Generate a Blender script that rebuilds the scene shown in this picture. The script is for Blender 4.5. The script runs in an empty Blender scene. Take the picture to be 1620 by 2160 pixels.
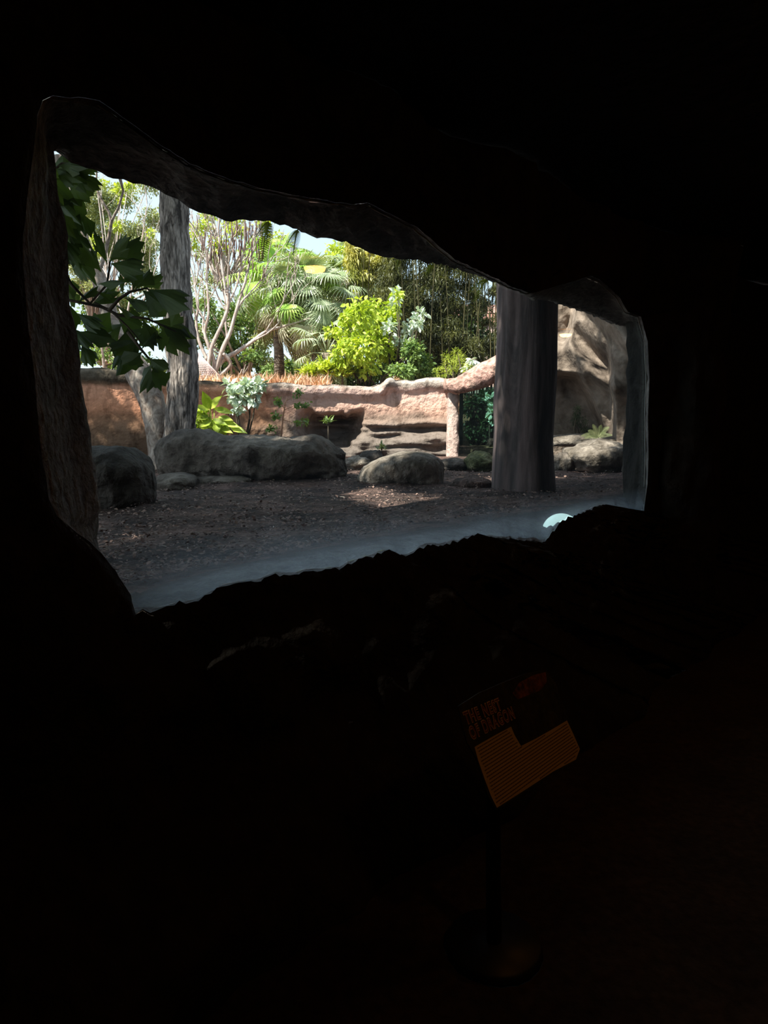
import bpy, math, random
import numpy as np
from mathutils import Vector, noise, Matrix
random.seed(7); RNG = np.random.default_rng(11)
sc = bpy.context.scene; COL = sc.collection
PI = math.pi
# ---------------------------------------------------------------- camera
F = 1497.0; PITCH = math.atan(200.0/F); EYE = 1.5
cam_d = bpy.data.cameras.new('camera'); cam = bpy.data.objects.new('camera', cam_d); COL.objects.link(cam)
cam_d.sensor_fit = 'VERTICAL'; cam_d.sensor_height = 24.0; cam_d.lens = 24.0*F/2160.0
cam_d.clip_start = 0.05; cam_d.clip_end = 300
cam.location = (0, 0, EYE); cam.rotation_euler = (PI/2-PITCH, 0, 0)
sc.camera = cam
cp, sp_ = math.cos(PITCH), math.sin(PITCH)
def ray(px, py):
    a = (px-810.0)/F; b = (1080.0-py)/F
    return Vector((a, cp+b*sp_, -sp_+b*cp))
def P(px, py, Y):
    r = ray(px, py); t = Y/r.y
    return Vector((r.x*t, Y, EYE+r.z*t))
def G(px, py, z=0.85):
    r = ray(px, py); t = (z-EYE)/r.z
    return Vector((r.x*t, r.y*t, z))
# window plane
NX, NY, NC = -0.743, 0.669, 1.841
DV = Vector((0.669, 0.743, 0)); NV = Vector((NX, NY, 0))
def W(px, py, off=0.0):
    r = ray(px, py); t = (NC+off)/(NX*r.x+NY*r.y)
    return Vector((r.x*t, r.y*t, EYE+r.z*t))
ORG = Vector((NX*NC, NY*NC, 0))
def SZ(p):  # (along, height) in the wall plane
    q = p-ORG; return (q.x*DV.x+q.y*DV.y, p.z)
def FS(s, z, off=0.0): return ORG+DV*s+NV*off+Vector((0, 0, z))
def nz(p, sc_=1.0, seed=0.0, o=3):
    return noise.fractal(Vector((p[0]*sc_+seed*7.31, p[1]*sc_-seed*3.7, p[2]*sc_+seed)), 0.9, 2.1, o)
def lerp(a, b, t): return a+(b-a)*t
def sm(a, b, x):
    t = min(1, max(0, (x-a)/(b-a))); return t*t*(3-2*t)
def interp(tab, x):
    if x <= tab[0][0]: return tab[0][1]
    for (a, b), (c, d) in zip(tab, tab[1:]):
        if x <= c: return b+(d-b)*(x-a)/(c-a)
    return tab[-1][1]
# ---------------------------------------------------------------- materials
def newmat(name):
    m = bpy.data.materials.new(name); m.use_nodes = True
    nt = m.node_tree; nt.nodes.clear()
    out = nt.nodes.new('ShaderNodeOutputMaterial')
    return m, nt, out
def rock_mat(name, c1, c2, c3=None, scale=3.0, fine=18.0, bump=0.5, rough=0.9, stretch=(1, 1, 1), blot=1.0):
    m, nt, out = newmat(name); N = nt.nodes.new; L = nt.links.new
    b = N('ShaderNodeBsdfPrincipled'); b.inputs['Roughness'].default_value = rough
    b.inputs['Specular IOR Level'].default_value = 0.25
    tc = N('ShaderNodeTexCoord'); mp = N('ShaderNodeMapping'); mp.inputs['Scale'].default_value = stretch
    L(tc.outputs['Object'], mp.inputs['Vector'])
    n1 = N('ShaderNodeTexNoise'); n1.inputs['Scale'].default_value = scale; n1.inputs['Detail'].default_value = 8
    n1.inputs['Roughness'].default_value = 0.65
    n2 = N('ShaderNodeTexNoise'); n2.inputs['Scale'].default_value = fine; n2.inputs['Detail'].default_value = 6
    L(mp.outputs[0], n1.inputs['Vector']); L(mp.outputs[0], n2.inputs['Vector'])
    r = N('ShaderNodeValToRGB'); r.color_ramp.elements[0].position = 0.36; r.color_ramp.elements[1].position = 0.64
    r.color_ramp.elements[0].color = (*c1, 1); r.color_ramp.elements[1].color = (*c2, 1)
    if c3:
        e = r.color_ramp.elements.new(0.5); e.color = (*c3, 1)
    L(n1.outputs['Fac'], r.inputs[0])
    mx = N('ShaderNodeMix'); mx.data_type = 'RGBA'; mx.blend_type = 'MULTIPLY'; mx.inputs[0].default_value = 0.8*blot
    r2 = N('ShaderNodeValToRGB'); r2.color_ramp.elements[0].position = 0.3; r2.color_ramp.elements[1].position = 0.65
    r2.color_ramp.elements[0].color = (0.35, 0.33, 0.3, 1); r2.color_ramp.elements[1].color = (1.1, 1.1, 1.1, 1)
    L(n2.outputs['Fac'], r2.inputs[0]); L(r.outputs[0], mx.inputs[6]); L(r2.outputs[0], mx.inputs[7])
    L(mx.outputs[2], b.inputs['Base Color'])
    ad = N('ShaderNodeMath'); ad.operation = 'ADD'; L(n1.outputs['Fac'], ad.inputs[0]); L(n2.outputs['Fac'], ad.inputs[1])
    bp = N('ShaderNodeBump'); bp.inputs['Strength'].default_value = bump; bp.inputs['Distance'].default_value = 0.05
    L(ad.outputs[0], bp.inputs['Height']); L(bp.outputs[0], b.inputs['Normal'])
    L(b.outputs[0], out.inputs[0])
    m['mix'] = 1
    return m
def leaf_mat(name, c1, c2, rough=0.45, trans=0.35, scale=9.0, spec=0.4):
    m, nt, out = newmat(name); N = nt.nodes.new; L = nt.links.new
    b = N('ShaderNodeBsdfPrincipled'); b.inputs['Roughness'].default_value = rough; b.inputs['Specular IOR Level'].default_value = spec
    t = N('ShaderNodeBsdfTranslucent'); mx = N('ShaderNodeMixShader'); mx.inputs[0].default_value = trans
    tc = N('ShaderNodeTexCoord'); n1 = N('ShaderNodeTexNoise'); n1.inputs['Scale'].default_value = scale; n1.inputs['Detail'].default_value = 3
    L(tc.outputs['Object'], n1.inputs['Vector'])
    r = N('ShaderNodeValToRGB'); r.color_ramp.elements[0].position = 0.38; r.color_ramp.elements[1].position = 0.62
    r.color_ramp.elements[0].color = (*c1, 1); r.color_ramp.elements[1].color = (*c2, 1)
    L(n1.outputs['Fac'], r.inputs[0]); L(r.outputs[0], b.inputs['Base Color'])
    g = N('ShaderNodeMix'); g.data_type = 'RGBA'; g.blend_type = 'MULTIPLY'; g.inputs[0].default_value = 1
    g.inputs[7].default_value = (1.3, 1.25, 0.5, 1); L(r.outputs[0], g.inputs[6]); L(g.outputs[2], t.inputs['Color'])
    L(b.outputs[0], mx.inputs[1]); L(t.outputs[0], mx.inputs[2]); L(mx.outputs[0], out.inputs[0])
    return m
def plain(name, c, rough=0.6, metal=0.0, emit=0.0):
    m, nt, out = newmat(name); b = nt.nodes.new('ShaderNodeBsdfPrincipled')
    n1 = nt.nodes.new('ShaderNodeTexNoise'); n1.inputs['Scale'].default_value = 25
    mx = nt.nodes.new('ShaderNodeMix'); mx.data_type = 'RGBA'; mx.inputs[6].default_value = (*[x*0.8 for x in c], 1); mx.inputs[7].default_value = (*c, 1)
    nt.links.new(n1.outputs['Fac'], mx.inputs[0]); nt.links.new(mx.outputs[2], b.inputs['Base Color'])
    b.inputs['Roughness'].default_value = rough; b.inputs['Metallic'].default_value = metal
    if emit:
        b.inputs['Emission Color'].default_value = (*c, 1); b.inputs['Emission Strength'].default_value = emit
    nt.links.new(b.outputs[0], out.inputs[0]); return m
def band_mat(name, levels, zn=0.12, fine=14.0, streak=(3.0, 3.0, 0.7), bump=0.6):
    """plaster whose colour changes with the height it stands at, with weathered borders and dark run marks"""
    m, nt, out = newmat(name); N = nt.nodes.new; L = nt.links.new
    b = N('ShaderNodeBsdfPrincipled'); b.inputs['Roughness'].default_value = 0.9; b.inputs['Specular IOR Level'].default_value = 0.2
    tc = N('ShaderNodeTexCoord'); sx = N('ShaderNodeSeparateXYZ'); L(tc.outputs['Object'], sx.inputs[0])
    n1 = N('ShaderNodeTexNoise'); n1.inputs['Scale'].default_value = 2.2; n1.inputs['Detail'].default_value = 7; n1.inputs['Roughness'].default_value = 0.65
    L(tc.outputs['Object'], n1.inputs['Vector'])
    s1 = N('ShaderNodeMath'); s1.operation = 'SUBTRACT'; s1.inputs[1].default_value = 0.5; L(n1.outputs['Fac'], s1.inputs[0])
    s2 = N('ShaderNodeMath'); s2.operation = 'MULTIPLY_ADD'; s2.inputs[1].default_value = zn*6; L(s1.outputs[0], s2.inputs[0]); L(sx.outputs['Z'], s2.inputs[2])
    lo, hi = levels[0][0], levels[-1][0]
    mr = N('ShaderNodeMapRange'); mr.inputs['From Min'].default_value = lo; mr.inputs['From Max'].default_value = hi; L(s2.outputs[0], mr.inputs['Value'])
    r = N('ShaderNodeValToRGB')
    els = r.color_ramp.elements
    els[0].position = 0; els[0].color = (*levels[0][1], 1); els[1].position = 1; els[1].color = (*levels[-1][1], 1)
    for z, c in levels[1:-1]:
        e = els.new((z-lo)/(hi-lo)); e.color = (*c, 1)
    L(mr.outputs[0], r.inputs[0])
    mp = N('ShaderNodeMapping'); mp.inputs['Scale'].default_value = streak; L(tc.outputs['Object'], mp.inputs[0])
    n2 = N('ShaderNodeTexNoise'); n2.inputs['Scale'].default_value = 2.0; n2.inputs['Detail'].default_value = 9; n2.inputs['Roughness'].default_value = 0.7; L(mp.outputs[0], n2.inputs['Vector'])
    r2 = N('ShaderNodeValToRGB'); r2.color_ramp.elements[0].position = 0.3; r2.color_ramp.elements[1].position = 0.5
    r2.color_ramp.elements[0].color = (0.3, 0.26, 0.22, 1); r2.color_ramp.elements[1].color = (1.05, 1.05, 1.05, 1); L(n2.outputs['Fac'], r2.inputs[0])
    mx = N('ShaderNodeMix'); mx.data_type = 'RGBA'; mx.blend_type = 'MULTIPLY'; mx.inputs[0].default_value = 0.85
    L(r.outputs[0], mx.inputs[6]); L(r2.outputs[0], mx.inputs[7]); L(mx.outputs[2], b.inputs['Base Color'])
    n3 = N('ShaderNodeTexNoise'); n3.inputs['Scale'].default_value = fine; n3.inputs['Detail'].default_value = 8; L(tc.outputs['Object'], n3.inputs['Vector'])
    bp = N('ShaderNodeBump'); bp.inputs['Strength'].default_value = bump; bp.inputs['Distance'].default_value = 0.06
    L(n3.outputs['Fac'], bp.inputs['Height']); L(bp.outputs[0], b.inputs['Normal']); L(b.outputs[0], out.inputs[0]); return m
def bark_mat(name, c1, c2, sx_=14, sz_=2.0, bump=1.0):
    m, nt, out = newmat(name); N = nt.nodes.new; L = nt.links.new
    b = N('ShaderNodeBsdfPrincipled'); b.inputs['Roughness'].default_value = 0.9; b.inputs['Specular IOR Level'].default_value = 0.2
    tc = N('ShaderNodeTexCoord'); mp = N('ShaderNodeMapping'); mp.inputs['Scale'].default_value = (sx_, sx_, sz_); L(tc.outputs['Object'], mp.inputs[0])
    n = N('ShaderNodeTexNoise'); n.inputs['Scale'].default_value = 1.0; n.inputs['Detail'].default_value = 7; n.inputs['Roughness'].default_value = 0.7; n.inputs['Distortion'].default_value = 0.6
    L(mp.outputs[0], n.inputs['Vector'])
    v = N('ShaderNodeTexVoronoi'); v.feature = 'DISTANCE_TO_EDGE'; v.inputs['Scale'].default_value = 1.3; L(mp.outputs[0], v.inputs['Vector'])
    r = N('ShaderNodeValToRGB'); r.color_ramp.elements[0].position = 0.4; r.color_ramp.elements[1].position = 0.6
    r.color_ramp.elements[0].color = (*c1, 1); r.color_ramp.elements[1].color = (*c2, 1); L(n.outputs['Fac'], r.inputs[0])
    rv_ = N('ShaderNodeValToRGB'); rv_.color_ramp.elements[0].position = 0.0; rv_.color_ramp.elements[1].position = 0.16; rv_.color_ramp.elements[0].color = (.22, .2, .18, 1); rv_.color_ramp.elements[1].color = (1, 1, 1, 1)
    L(v.outputs['Distance'], rv_.inputs[0]); mm_ = N('ShaderNodeMix'); mm_.data_type = 'RGBA'; mm_.blend_type = 'MULTIPLY'; mm_.inputs[0].default_value = min(1, bump)*.55
    L(r.outputs[0], mm_.inputs[6]); L(rv_.outputs[0], mm_.inputs[7]); L(mm_.outputs[2], b.inputs['Base Color'])
    ad = N('ShaderNodeMath'); ad.operation = 'MULTIPLY_ADD'; ad.inputs[1].default_value = 1.2; L(v.outputs['Distance'], ad.inputs[0]); L(n.outputs['Fac'], ad.inputs[2])
    bp = N('ShaderNodeBump'); bp.inputs['Strength'].default_value = bump; bp.inputs['Distance'].default_value = 0.04; L(ad.outputs[0], bp.inputs['Height'])
    L(bp.outputs[0], b.inputs['Normal']); L(b.outputs[0], out.inputs[0]); return m

M = {}
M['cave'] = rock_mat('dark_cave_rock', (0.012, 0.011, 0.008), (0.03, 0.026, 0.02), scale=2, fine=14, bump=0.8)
M['reveal'] = rock_mat('brown_reveal_rock', (0.125, 0.11, 0.1), (0.31, 0.285, 0.265), (0.2, 0.18, 0.165), scale=4, fine=26, bump=0.9)
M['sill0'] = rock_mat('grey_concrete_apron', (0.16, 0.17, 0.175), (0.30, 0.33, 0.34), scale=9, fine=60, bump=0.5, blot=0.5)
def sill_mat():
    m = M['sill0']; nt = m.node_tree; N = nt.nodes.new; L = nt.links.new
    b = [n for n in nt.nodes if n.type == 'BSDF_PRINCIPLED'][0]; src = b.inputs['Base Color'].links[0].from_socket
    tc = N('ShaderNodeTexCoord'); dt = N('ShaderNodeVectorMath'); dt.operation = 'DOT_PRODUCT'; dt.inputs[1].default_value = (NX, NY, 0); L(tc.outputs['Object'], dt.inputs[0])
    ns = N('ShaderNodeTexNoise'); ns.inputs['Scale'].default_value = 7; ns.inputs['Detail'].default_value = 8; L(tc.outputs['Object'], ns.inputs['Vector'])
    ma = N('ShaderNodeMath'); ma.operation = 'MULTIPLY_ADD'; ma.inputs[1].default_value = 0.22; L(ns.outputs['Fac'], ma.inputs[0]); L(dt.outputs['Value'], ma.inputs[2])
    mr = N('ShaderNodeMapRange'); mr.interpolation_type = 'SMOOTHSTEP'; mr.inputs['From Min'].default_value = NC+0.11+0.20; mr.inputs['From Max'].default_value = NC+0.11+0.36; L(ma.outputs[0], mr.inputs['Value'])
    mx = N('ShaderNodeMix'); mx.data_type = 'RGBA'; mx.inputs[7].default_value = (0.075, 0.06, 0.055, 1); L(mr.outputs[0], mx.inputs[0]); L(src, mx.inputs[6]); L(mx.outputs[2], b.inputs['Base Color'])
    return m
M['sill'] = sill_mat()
M['cavefloor'] = rock_mat('brown_cave_floor', (0.03, 0.02, 0.011), (0.06, 0.04, 0.022), scale=3, fine=30, bump=0.3)
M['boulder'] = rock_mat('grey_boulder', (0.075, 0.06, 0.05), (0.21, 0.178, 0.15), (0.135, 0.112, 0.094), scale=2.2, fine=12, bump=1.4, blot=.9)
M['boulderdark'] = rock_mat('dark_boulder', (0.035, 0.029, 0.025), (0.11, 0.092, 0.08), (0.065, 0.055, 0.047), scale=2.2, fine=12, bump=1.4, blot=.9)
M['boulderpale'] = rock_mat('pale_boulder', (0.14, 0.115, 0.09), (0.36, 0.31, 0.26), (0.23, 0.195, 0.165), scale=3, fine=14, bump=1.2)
M['cliff'] = rock_mat('brown_cliff', (0.11, 0.083, 0.066), (0.33, 0.265, 0.22), (0.235, 0.185, 0.15), scale=1.5, fine=8, bump=0.8, blot=0.8)
M['moss'] = rock_mat('mossy_rock', (0.05, 0.055, 0.02), (0.24, 0.22, 0.13), (0.13, 0.14, 0.06), scale=5, fine=30, bump=1)
M['soil'] = rock_mat('dark_soil', (0.045, 0.03, 0.027), (0.25, 0.155, 0.13), (0.12, 0.077, 0.065), scale=3, fine=30, bump=1.5)
M['gardensoil'] = rock_mat('garden_soil', (0.16, 0.08, 0.05), (0.30, 0.17, 0.10), scale=5, fine=40, bump=0.5)
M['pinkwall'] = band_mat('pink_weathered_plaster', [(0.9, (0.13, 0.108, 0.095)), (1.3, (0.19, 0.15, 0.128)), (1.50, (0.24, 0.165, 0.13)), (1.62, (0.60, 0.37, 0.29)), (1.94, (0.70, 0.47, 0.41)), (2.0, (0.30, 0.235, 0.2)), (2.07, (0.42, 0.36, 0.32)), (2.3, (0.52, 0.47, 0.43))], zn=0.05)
def tint_left():  # multiplies the left part orange and darkens its top band
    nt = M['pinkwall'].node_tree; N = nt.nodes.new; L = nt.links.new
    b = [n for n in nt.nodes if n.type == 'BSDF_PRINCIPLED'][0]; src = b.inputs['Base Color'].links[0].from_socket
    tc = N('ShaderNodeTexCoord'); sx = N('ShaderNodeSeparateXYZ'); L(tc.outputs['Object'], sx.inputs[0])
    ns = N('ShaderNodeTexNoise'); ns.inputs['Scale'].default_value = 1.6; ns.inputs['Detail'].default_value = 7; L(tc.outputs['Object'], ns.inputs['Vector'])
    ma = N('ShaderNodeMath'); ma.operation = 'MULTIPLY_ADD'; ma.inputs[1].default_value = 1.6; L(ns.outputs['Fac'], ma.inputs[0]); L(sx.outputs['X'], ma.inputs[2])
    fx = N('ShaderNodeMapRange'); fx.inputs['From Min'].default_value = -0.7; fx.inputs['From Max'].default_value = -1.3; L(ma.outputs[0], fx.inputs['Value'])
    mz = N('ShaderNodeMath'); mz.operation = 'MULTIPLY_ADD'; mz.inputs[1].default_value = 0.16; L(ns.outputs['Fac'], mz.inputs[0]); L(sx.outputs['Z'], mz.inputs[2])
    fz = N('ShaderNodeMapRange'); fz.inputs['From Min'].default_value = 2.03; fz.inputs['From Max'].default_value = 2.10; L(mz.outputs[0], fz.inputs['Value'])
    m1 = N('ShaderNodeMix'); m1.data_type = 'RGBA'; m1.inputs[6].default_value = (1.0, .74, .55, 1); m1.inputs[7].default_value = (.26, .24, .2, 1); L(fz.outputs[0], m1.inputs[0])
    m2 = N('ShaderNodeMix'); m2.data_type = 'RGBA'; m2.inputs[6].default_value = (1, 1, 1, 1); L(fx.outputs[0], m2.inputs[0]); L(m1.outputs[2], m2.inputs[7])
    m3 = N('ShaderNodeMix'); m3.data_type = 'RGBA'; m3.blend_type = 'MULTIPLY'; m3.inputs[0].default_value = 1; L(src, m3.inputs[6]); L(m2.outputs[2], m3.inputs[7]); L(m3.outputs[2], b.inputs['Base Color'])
tint_left()
M['pinkbeam'] = rock_mat('pink_beam_plaster', (0.25, 0.17, 0.14), (0.62, 0.36, 0.31), (0.5, 0.3, 0.25), scale=3.5, fine=14, bump=0.8)
M['pinkpost'] = rock_mat('pale_pink_plaster', (0.45, 0.34, 0.3), (0.66, 0.48, 0.43), scale=3.5, fine=20, bump=0.5, blot=0.5)
M['pillar'] = bark_mat('weathered_pillar', (0.07, 0.058, 0.056), (0.19, 0.14, 0.135), 6, 0.8, 0.4)
M['bark'] = bark_mat('grey_bark', (0.05, 0.04, 0.035), (0.46, 0.39, 0.35), 18, 3.2, 1.0)
M['barkpale'] = bark_mat('pale_mottled_bark', (0.20, 0.14, 0.11), (0.44, 0.37, 0.32), 9, 6.0, 0.6)
M['twig'] = bark_mat('pale_twig', (0.33, 0.25, 0.22), (0.58, 0.5, 0.46), 8, 3.0, 0.3)
M['darktwig'] = bark_mat('dark_twig', (0.05, 0.04, 0.03), (0.14, 0.11, 0.08), 8, 3.0, 0.3)
M['pod'] = plain('brown_seed_pod', (0.13, 0.07, 0.055), 0.7)
M['palmtrunk'] = bark_mat('palm_trunk', (0.12, 0.09, 0.07), (0.34, 0.28, 0.22), 5, 16, 0.8)
M['culm'] = bark_mat('bamboo_culm', (0.022, 0.02, 0.01), (0.08, 0.07, 0.03), 6, 2.0, 0.2)
M['fishtail'] = leaf_mat('dark_fishtail_leaf', (0.04, 0.075, 0.022), (0.09, 0.15, 0.045), 0.55, 0.42, 4)
M['lf_yellow'] = leaf_mat('yellow_green_leaf', (0.32, 0.42, 0.05), (0.55, 0.62, 0.10))
M['lf_bright'] = leaf_mat('bright_green_leaf', (0.27, 0.38, 0.03), (0.58, 0.68, 0.11))
M['lf_mid'] = leaf_mat('mid_green_leaf', (0.10, 0.18, 0.05), (0.24, 0.34, 0.10))
M['lf_pale'] = leaf_mat('pale_grey_green_leaf', (0.20, 0.24, 0.11), (0.44, 0.47, 0.26))
M['lf_silver'] = leaf_mat('silvery_leaf', (0.42, 0.52, 0.42), (0.72, 0.80, 0.72), 0.35, 0.15)
M['lf_dark'] = leaf_mat('dark_green_leaf', (0.018, 0.03, 0.012), (0.06, 0.09, 0.035))
M['lf_bamboo'] = leaf_mat('olive_bamboo_leaf', (0.045, 0.052, 0.018), (0.13, 0.135, 0.045), scale=1.5)
M['lf_bambooy'] = leaf_mat('golden_bamboo_leaf', (0.26, 0.28, 0.07), (0.5, 0.46, 0.13), scale=1.5)
M['lf_palm'] = leaf_mat('grey_green_palm_leaf', (0.24, 0.31, 0.17), (0.52, 0.58, 0.4), 0.35, 0.25, 2.5, 0.8)
M['lf_palmy'] = leaf_mat('lime_palm_leaf', (0.22, 0.40, 0.06), (0.44, 0.6, 0.14), 0.4, 0.35, 2.5, 0.6)
M['lf_dead'] = leaf_mat('dry_palm_leaf', (0.36, 0.34, 0.22), (0.6, 0.56, 0.42), 0.5, 0.2, 3)
M['drygrass'] = leaf_mat('dry_orange_grass', (0.5, 0.26, 0.16), (0.78, 0.54, 0.4), 0.7, 0.25, 3)
M['litter'] = plain('fallen_leaf', (0.26, 0.165, 0.135), 0.8)
M['littergrey'] = plain('pale_fallen_leaf', (0.42, 0.36, 0.31), 0.8)
M['bead'] = plain('rim_light_grey', (0.42, 0.46, 0.43), 0.5)
M['black'] = plain('black_plastic', (0.01, 0.01, 0.01), 0.5)
M['net'] = plain('pinkish_net', (0.6, 0.42, 0.40), 0.8)
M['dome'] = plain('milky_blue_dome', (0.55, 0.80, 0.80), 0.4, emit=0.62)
M['tile'] = plain('red_roof_tile', (0.5, 0.25, 0.2), 0.7)
def glass_mat(name, tint=(0.96, 0.985, 0.97), extra=0.0):
    m, nt, out = newmat(name); N = nt.nodes.new; L = nt.links.new
    tr = N('ShaderNodeBsdfTransparent'); tr.inputs[0].default_value = (*tint, 1)
    gl = N('ShaderNodeBsdfGlossy'); gl.inputs['Roughness'].default_value = 0.0
    ge = N('ShaderNodeNewGeometry'); dt = N('ShaderNodeVectorMath'); dt.operation = 'DOT_PRODUCT'
    L(ge.outputs['Incoming'], dt.inputs[0]); L(ge.outputs['Normal'], dt.inputs[1])
    ab = N('ShaderNodeMath'); ab.operation = 'ABSOLUTE'; L(dt.outputs['Value'], ab.inputs[0])
    om = N('ShaderNodeMath'); om.operation = 'SUBTRACT'; om.inputs[0].default_value = 1; L(ab.outputs[0], om.inputs[1])
    pw = N('ShaderNodeMath'); pw.operation = 'POWER'; pw.inputs[1].default_value = 5; L(om.outputs[0], pw.inputs[0])
    ma = N('ShaderNodeMath'); ma.operation = 'MULTIPLY_ADD'; ma.inputs[1].default_value = 0.9; ma.inputs[2].default_value = 0.045+extra; L(pw.outputs[0], ma.inputs[0])
    mx = N('ShaderNodeMixShader'); L(ma.outputs[0], mx.inputs[0]); L(tr.outputs[0], mx.inputs[1]); L(gl.outputs[0], mx.inputs[2])
    L(mx.outputs[0], out.inputs[0]); return m
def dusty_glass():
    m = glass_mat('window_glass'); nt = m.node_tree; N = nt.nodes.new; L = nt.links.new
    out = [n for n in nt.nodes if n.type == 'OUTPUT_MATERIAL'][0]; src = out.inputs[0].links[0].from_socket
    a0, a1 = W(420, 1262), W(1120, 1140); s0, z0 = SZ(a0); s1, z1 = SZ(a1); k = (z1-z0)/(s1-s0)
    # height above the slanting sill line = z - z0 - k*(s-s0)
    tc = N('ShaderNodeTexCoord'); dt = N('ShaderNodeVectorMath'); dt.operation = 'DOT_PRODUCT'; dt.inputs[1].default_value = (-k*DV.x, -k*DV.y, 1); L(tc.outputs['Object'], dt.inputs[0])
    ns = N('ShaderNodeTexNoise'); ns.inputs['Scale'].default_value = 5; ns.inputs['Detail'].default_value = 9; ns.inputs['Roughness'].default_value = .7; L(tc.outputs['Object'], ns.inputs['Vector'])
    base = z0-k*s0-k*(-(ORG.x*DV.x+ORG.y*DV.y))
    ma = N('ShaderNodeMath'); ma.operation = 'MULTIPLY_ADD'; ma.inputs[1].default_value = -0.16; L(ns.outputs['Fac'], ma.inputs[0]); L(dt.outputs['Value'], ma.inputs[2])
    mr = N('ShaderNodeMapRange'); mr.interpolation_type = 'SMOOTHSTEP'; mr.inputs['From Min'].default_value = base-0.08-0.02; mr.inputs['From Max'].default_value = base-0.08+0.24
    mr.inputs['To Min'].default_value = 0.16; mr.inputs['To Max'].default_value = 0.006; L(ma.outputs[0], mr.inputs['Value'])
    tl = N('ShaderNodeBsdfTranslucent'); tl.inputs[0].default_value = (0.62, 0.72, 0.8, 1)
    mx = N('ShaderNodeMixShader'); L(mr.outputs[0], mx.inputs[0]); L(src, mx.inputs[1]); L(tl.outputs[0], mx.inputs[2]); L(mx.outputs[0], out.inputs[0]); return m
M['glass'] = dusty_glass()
M['glassgreen'] = glass_mat('green_glass', (0.5, 0.7, 0.66), 0.12)
# ---------------------------------------------------------------- mesh helpers
class MB:
    def __init__(s): s.v = []; s.f = []
    def add(s, vs, fs):
        o = len(s.v); s.v += [tuple(p) for p in vs]; s.f += [tuple(i+o for i in f) for f in fs]
    def tube(s, pts, rad, k=7, cap=True):
        pts = [Vector(p) for p in pts]; o = len(s.v); n = len(pts)
        if not hasattr(rad, '__len__'): rad = [rad]*n
        up = None
        for i, p in enumerate(pts):
            t = (pts[min(i+1, n-1)]-pts[max(i-1, 0)]); t = t.normalized() if t.length > 1e-9 else Vector((0, 0, 1))
            if up is None: up = Vector((1, 0, 0)) if abs(t.x) < 0.8 else Vector((0, 1, 0))
            a = (up-t*up.dot(t)).normalized(); up = a; b = t.cross(a)
            for j in range(k):
                th = 2*PI*j/k; s.v.append(tuple(p+(a*math.cos(th)+b*math.sin(th))*rad[i]))
        for i in range(n-1):
            for j in range(k):
                s.f.append((o+i*k+j, o+i*k+(j+1) % k, o+(i+1)*k+(j+1) % k, o+(i+1)*k+j))
        if cap: s.f.append(tuple(o+j for j in range(k))[::-1]); s.f.append(tuple(o+(n-1)*k+j for j in range(k)))
    def box(s, c, h, ax=None):
        c = Vector(c); ax = ax or (Vector((1, 0, 0)), Vector((0, 1, 0)), Vector((0, 0, 1)))
        vs = [c+ax[0]*(h[0]*i)+ax[1]*(h[1]*j)+ax[2]*(h[2]*k) for k in (-1, 1) for j in (-1, 1) for i in (-1, 1)]
        s.add(vs, [(0, 2, 3, 1), (4, 5, 7, 6), (0, 1, 5, 4), (2, 6, 7, 3), (0, 4, 6, 2), (1, 3, 7, 5)])
    def build(s, name, mat, parent=None, smooth=True):
        me = bpy.data.meshes.new(name); me.from_pydata(s.v, [], s.f)
        return link(name, me, mat, parent, smooth)
def link(name, me, mat, parent=None, smooth=True):
    for m in (mat if isinstance(mat, list) else [mat]): me.materials.append(m)
    if smooth: me.polygons.foreach_set('use_smooth', [True]*len(me.polygons))
    me.update(); o = bpy.data.objects.new(name, me); COL.objects.link(o)
    if parent: o.parent = parent; o.matrix_parent_inverse = Matrix.Translation(-parent.location)
    return o
def tag(o, label=None, cat=None, group=None, kind=None):
    if label: o['label'] = label
    if cat: o['category'] = cat
    if group: o['group'] = group
    if kind: o['kind'] = kind
    return o
def thing(name, loc, label, cat, group=None):
    o = bpy.data.objects.new(name, None); o.location = loc; o.empty_display_size = 0.1; COL.objects.link(o)
    return tag(o, label, cat, group)
def struct(o, label=None): return tag(o, label, None, None, 'structure')
def grid_faces(nu, nv, wrap_u=False, flip=False, o=0):
    fs = []
    for i in range(nu if wrap_u else nu-1):
        for j in range(nv-1):
            a = o+i*nv+j; b = o+((i+1) % nu)*nv+j
            f = (a, b, b+1, a+1); fs.append(f[::-1] if flip else f)
    return fs
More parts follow.
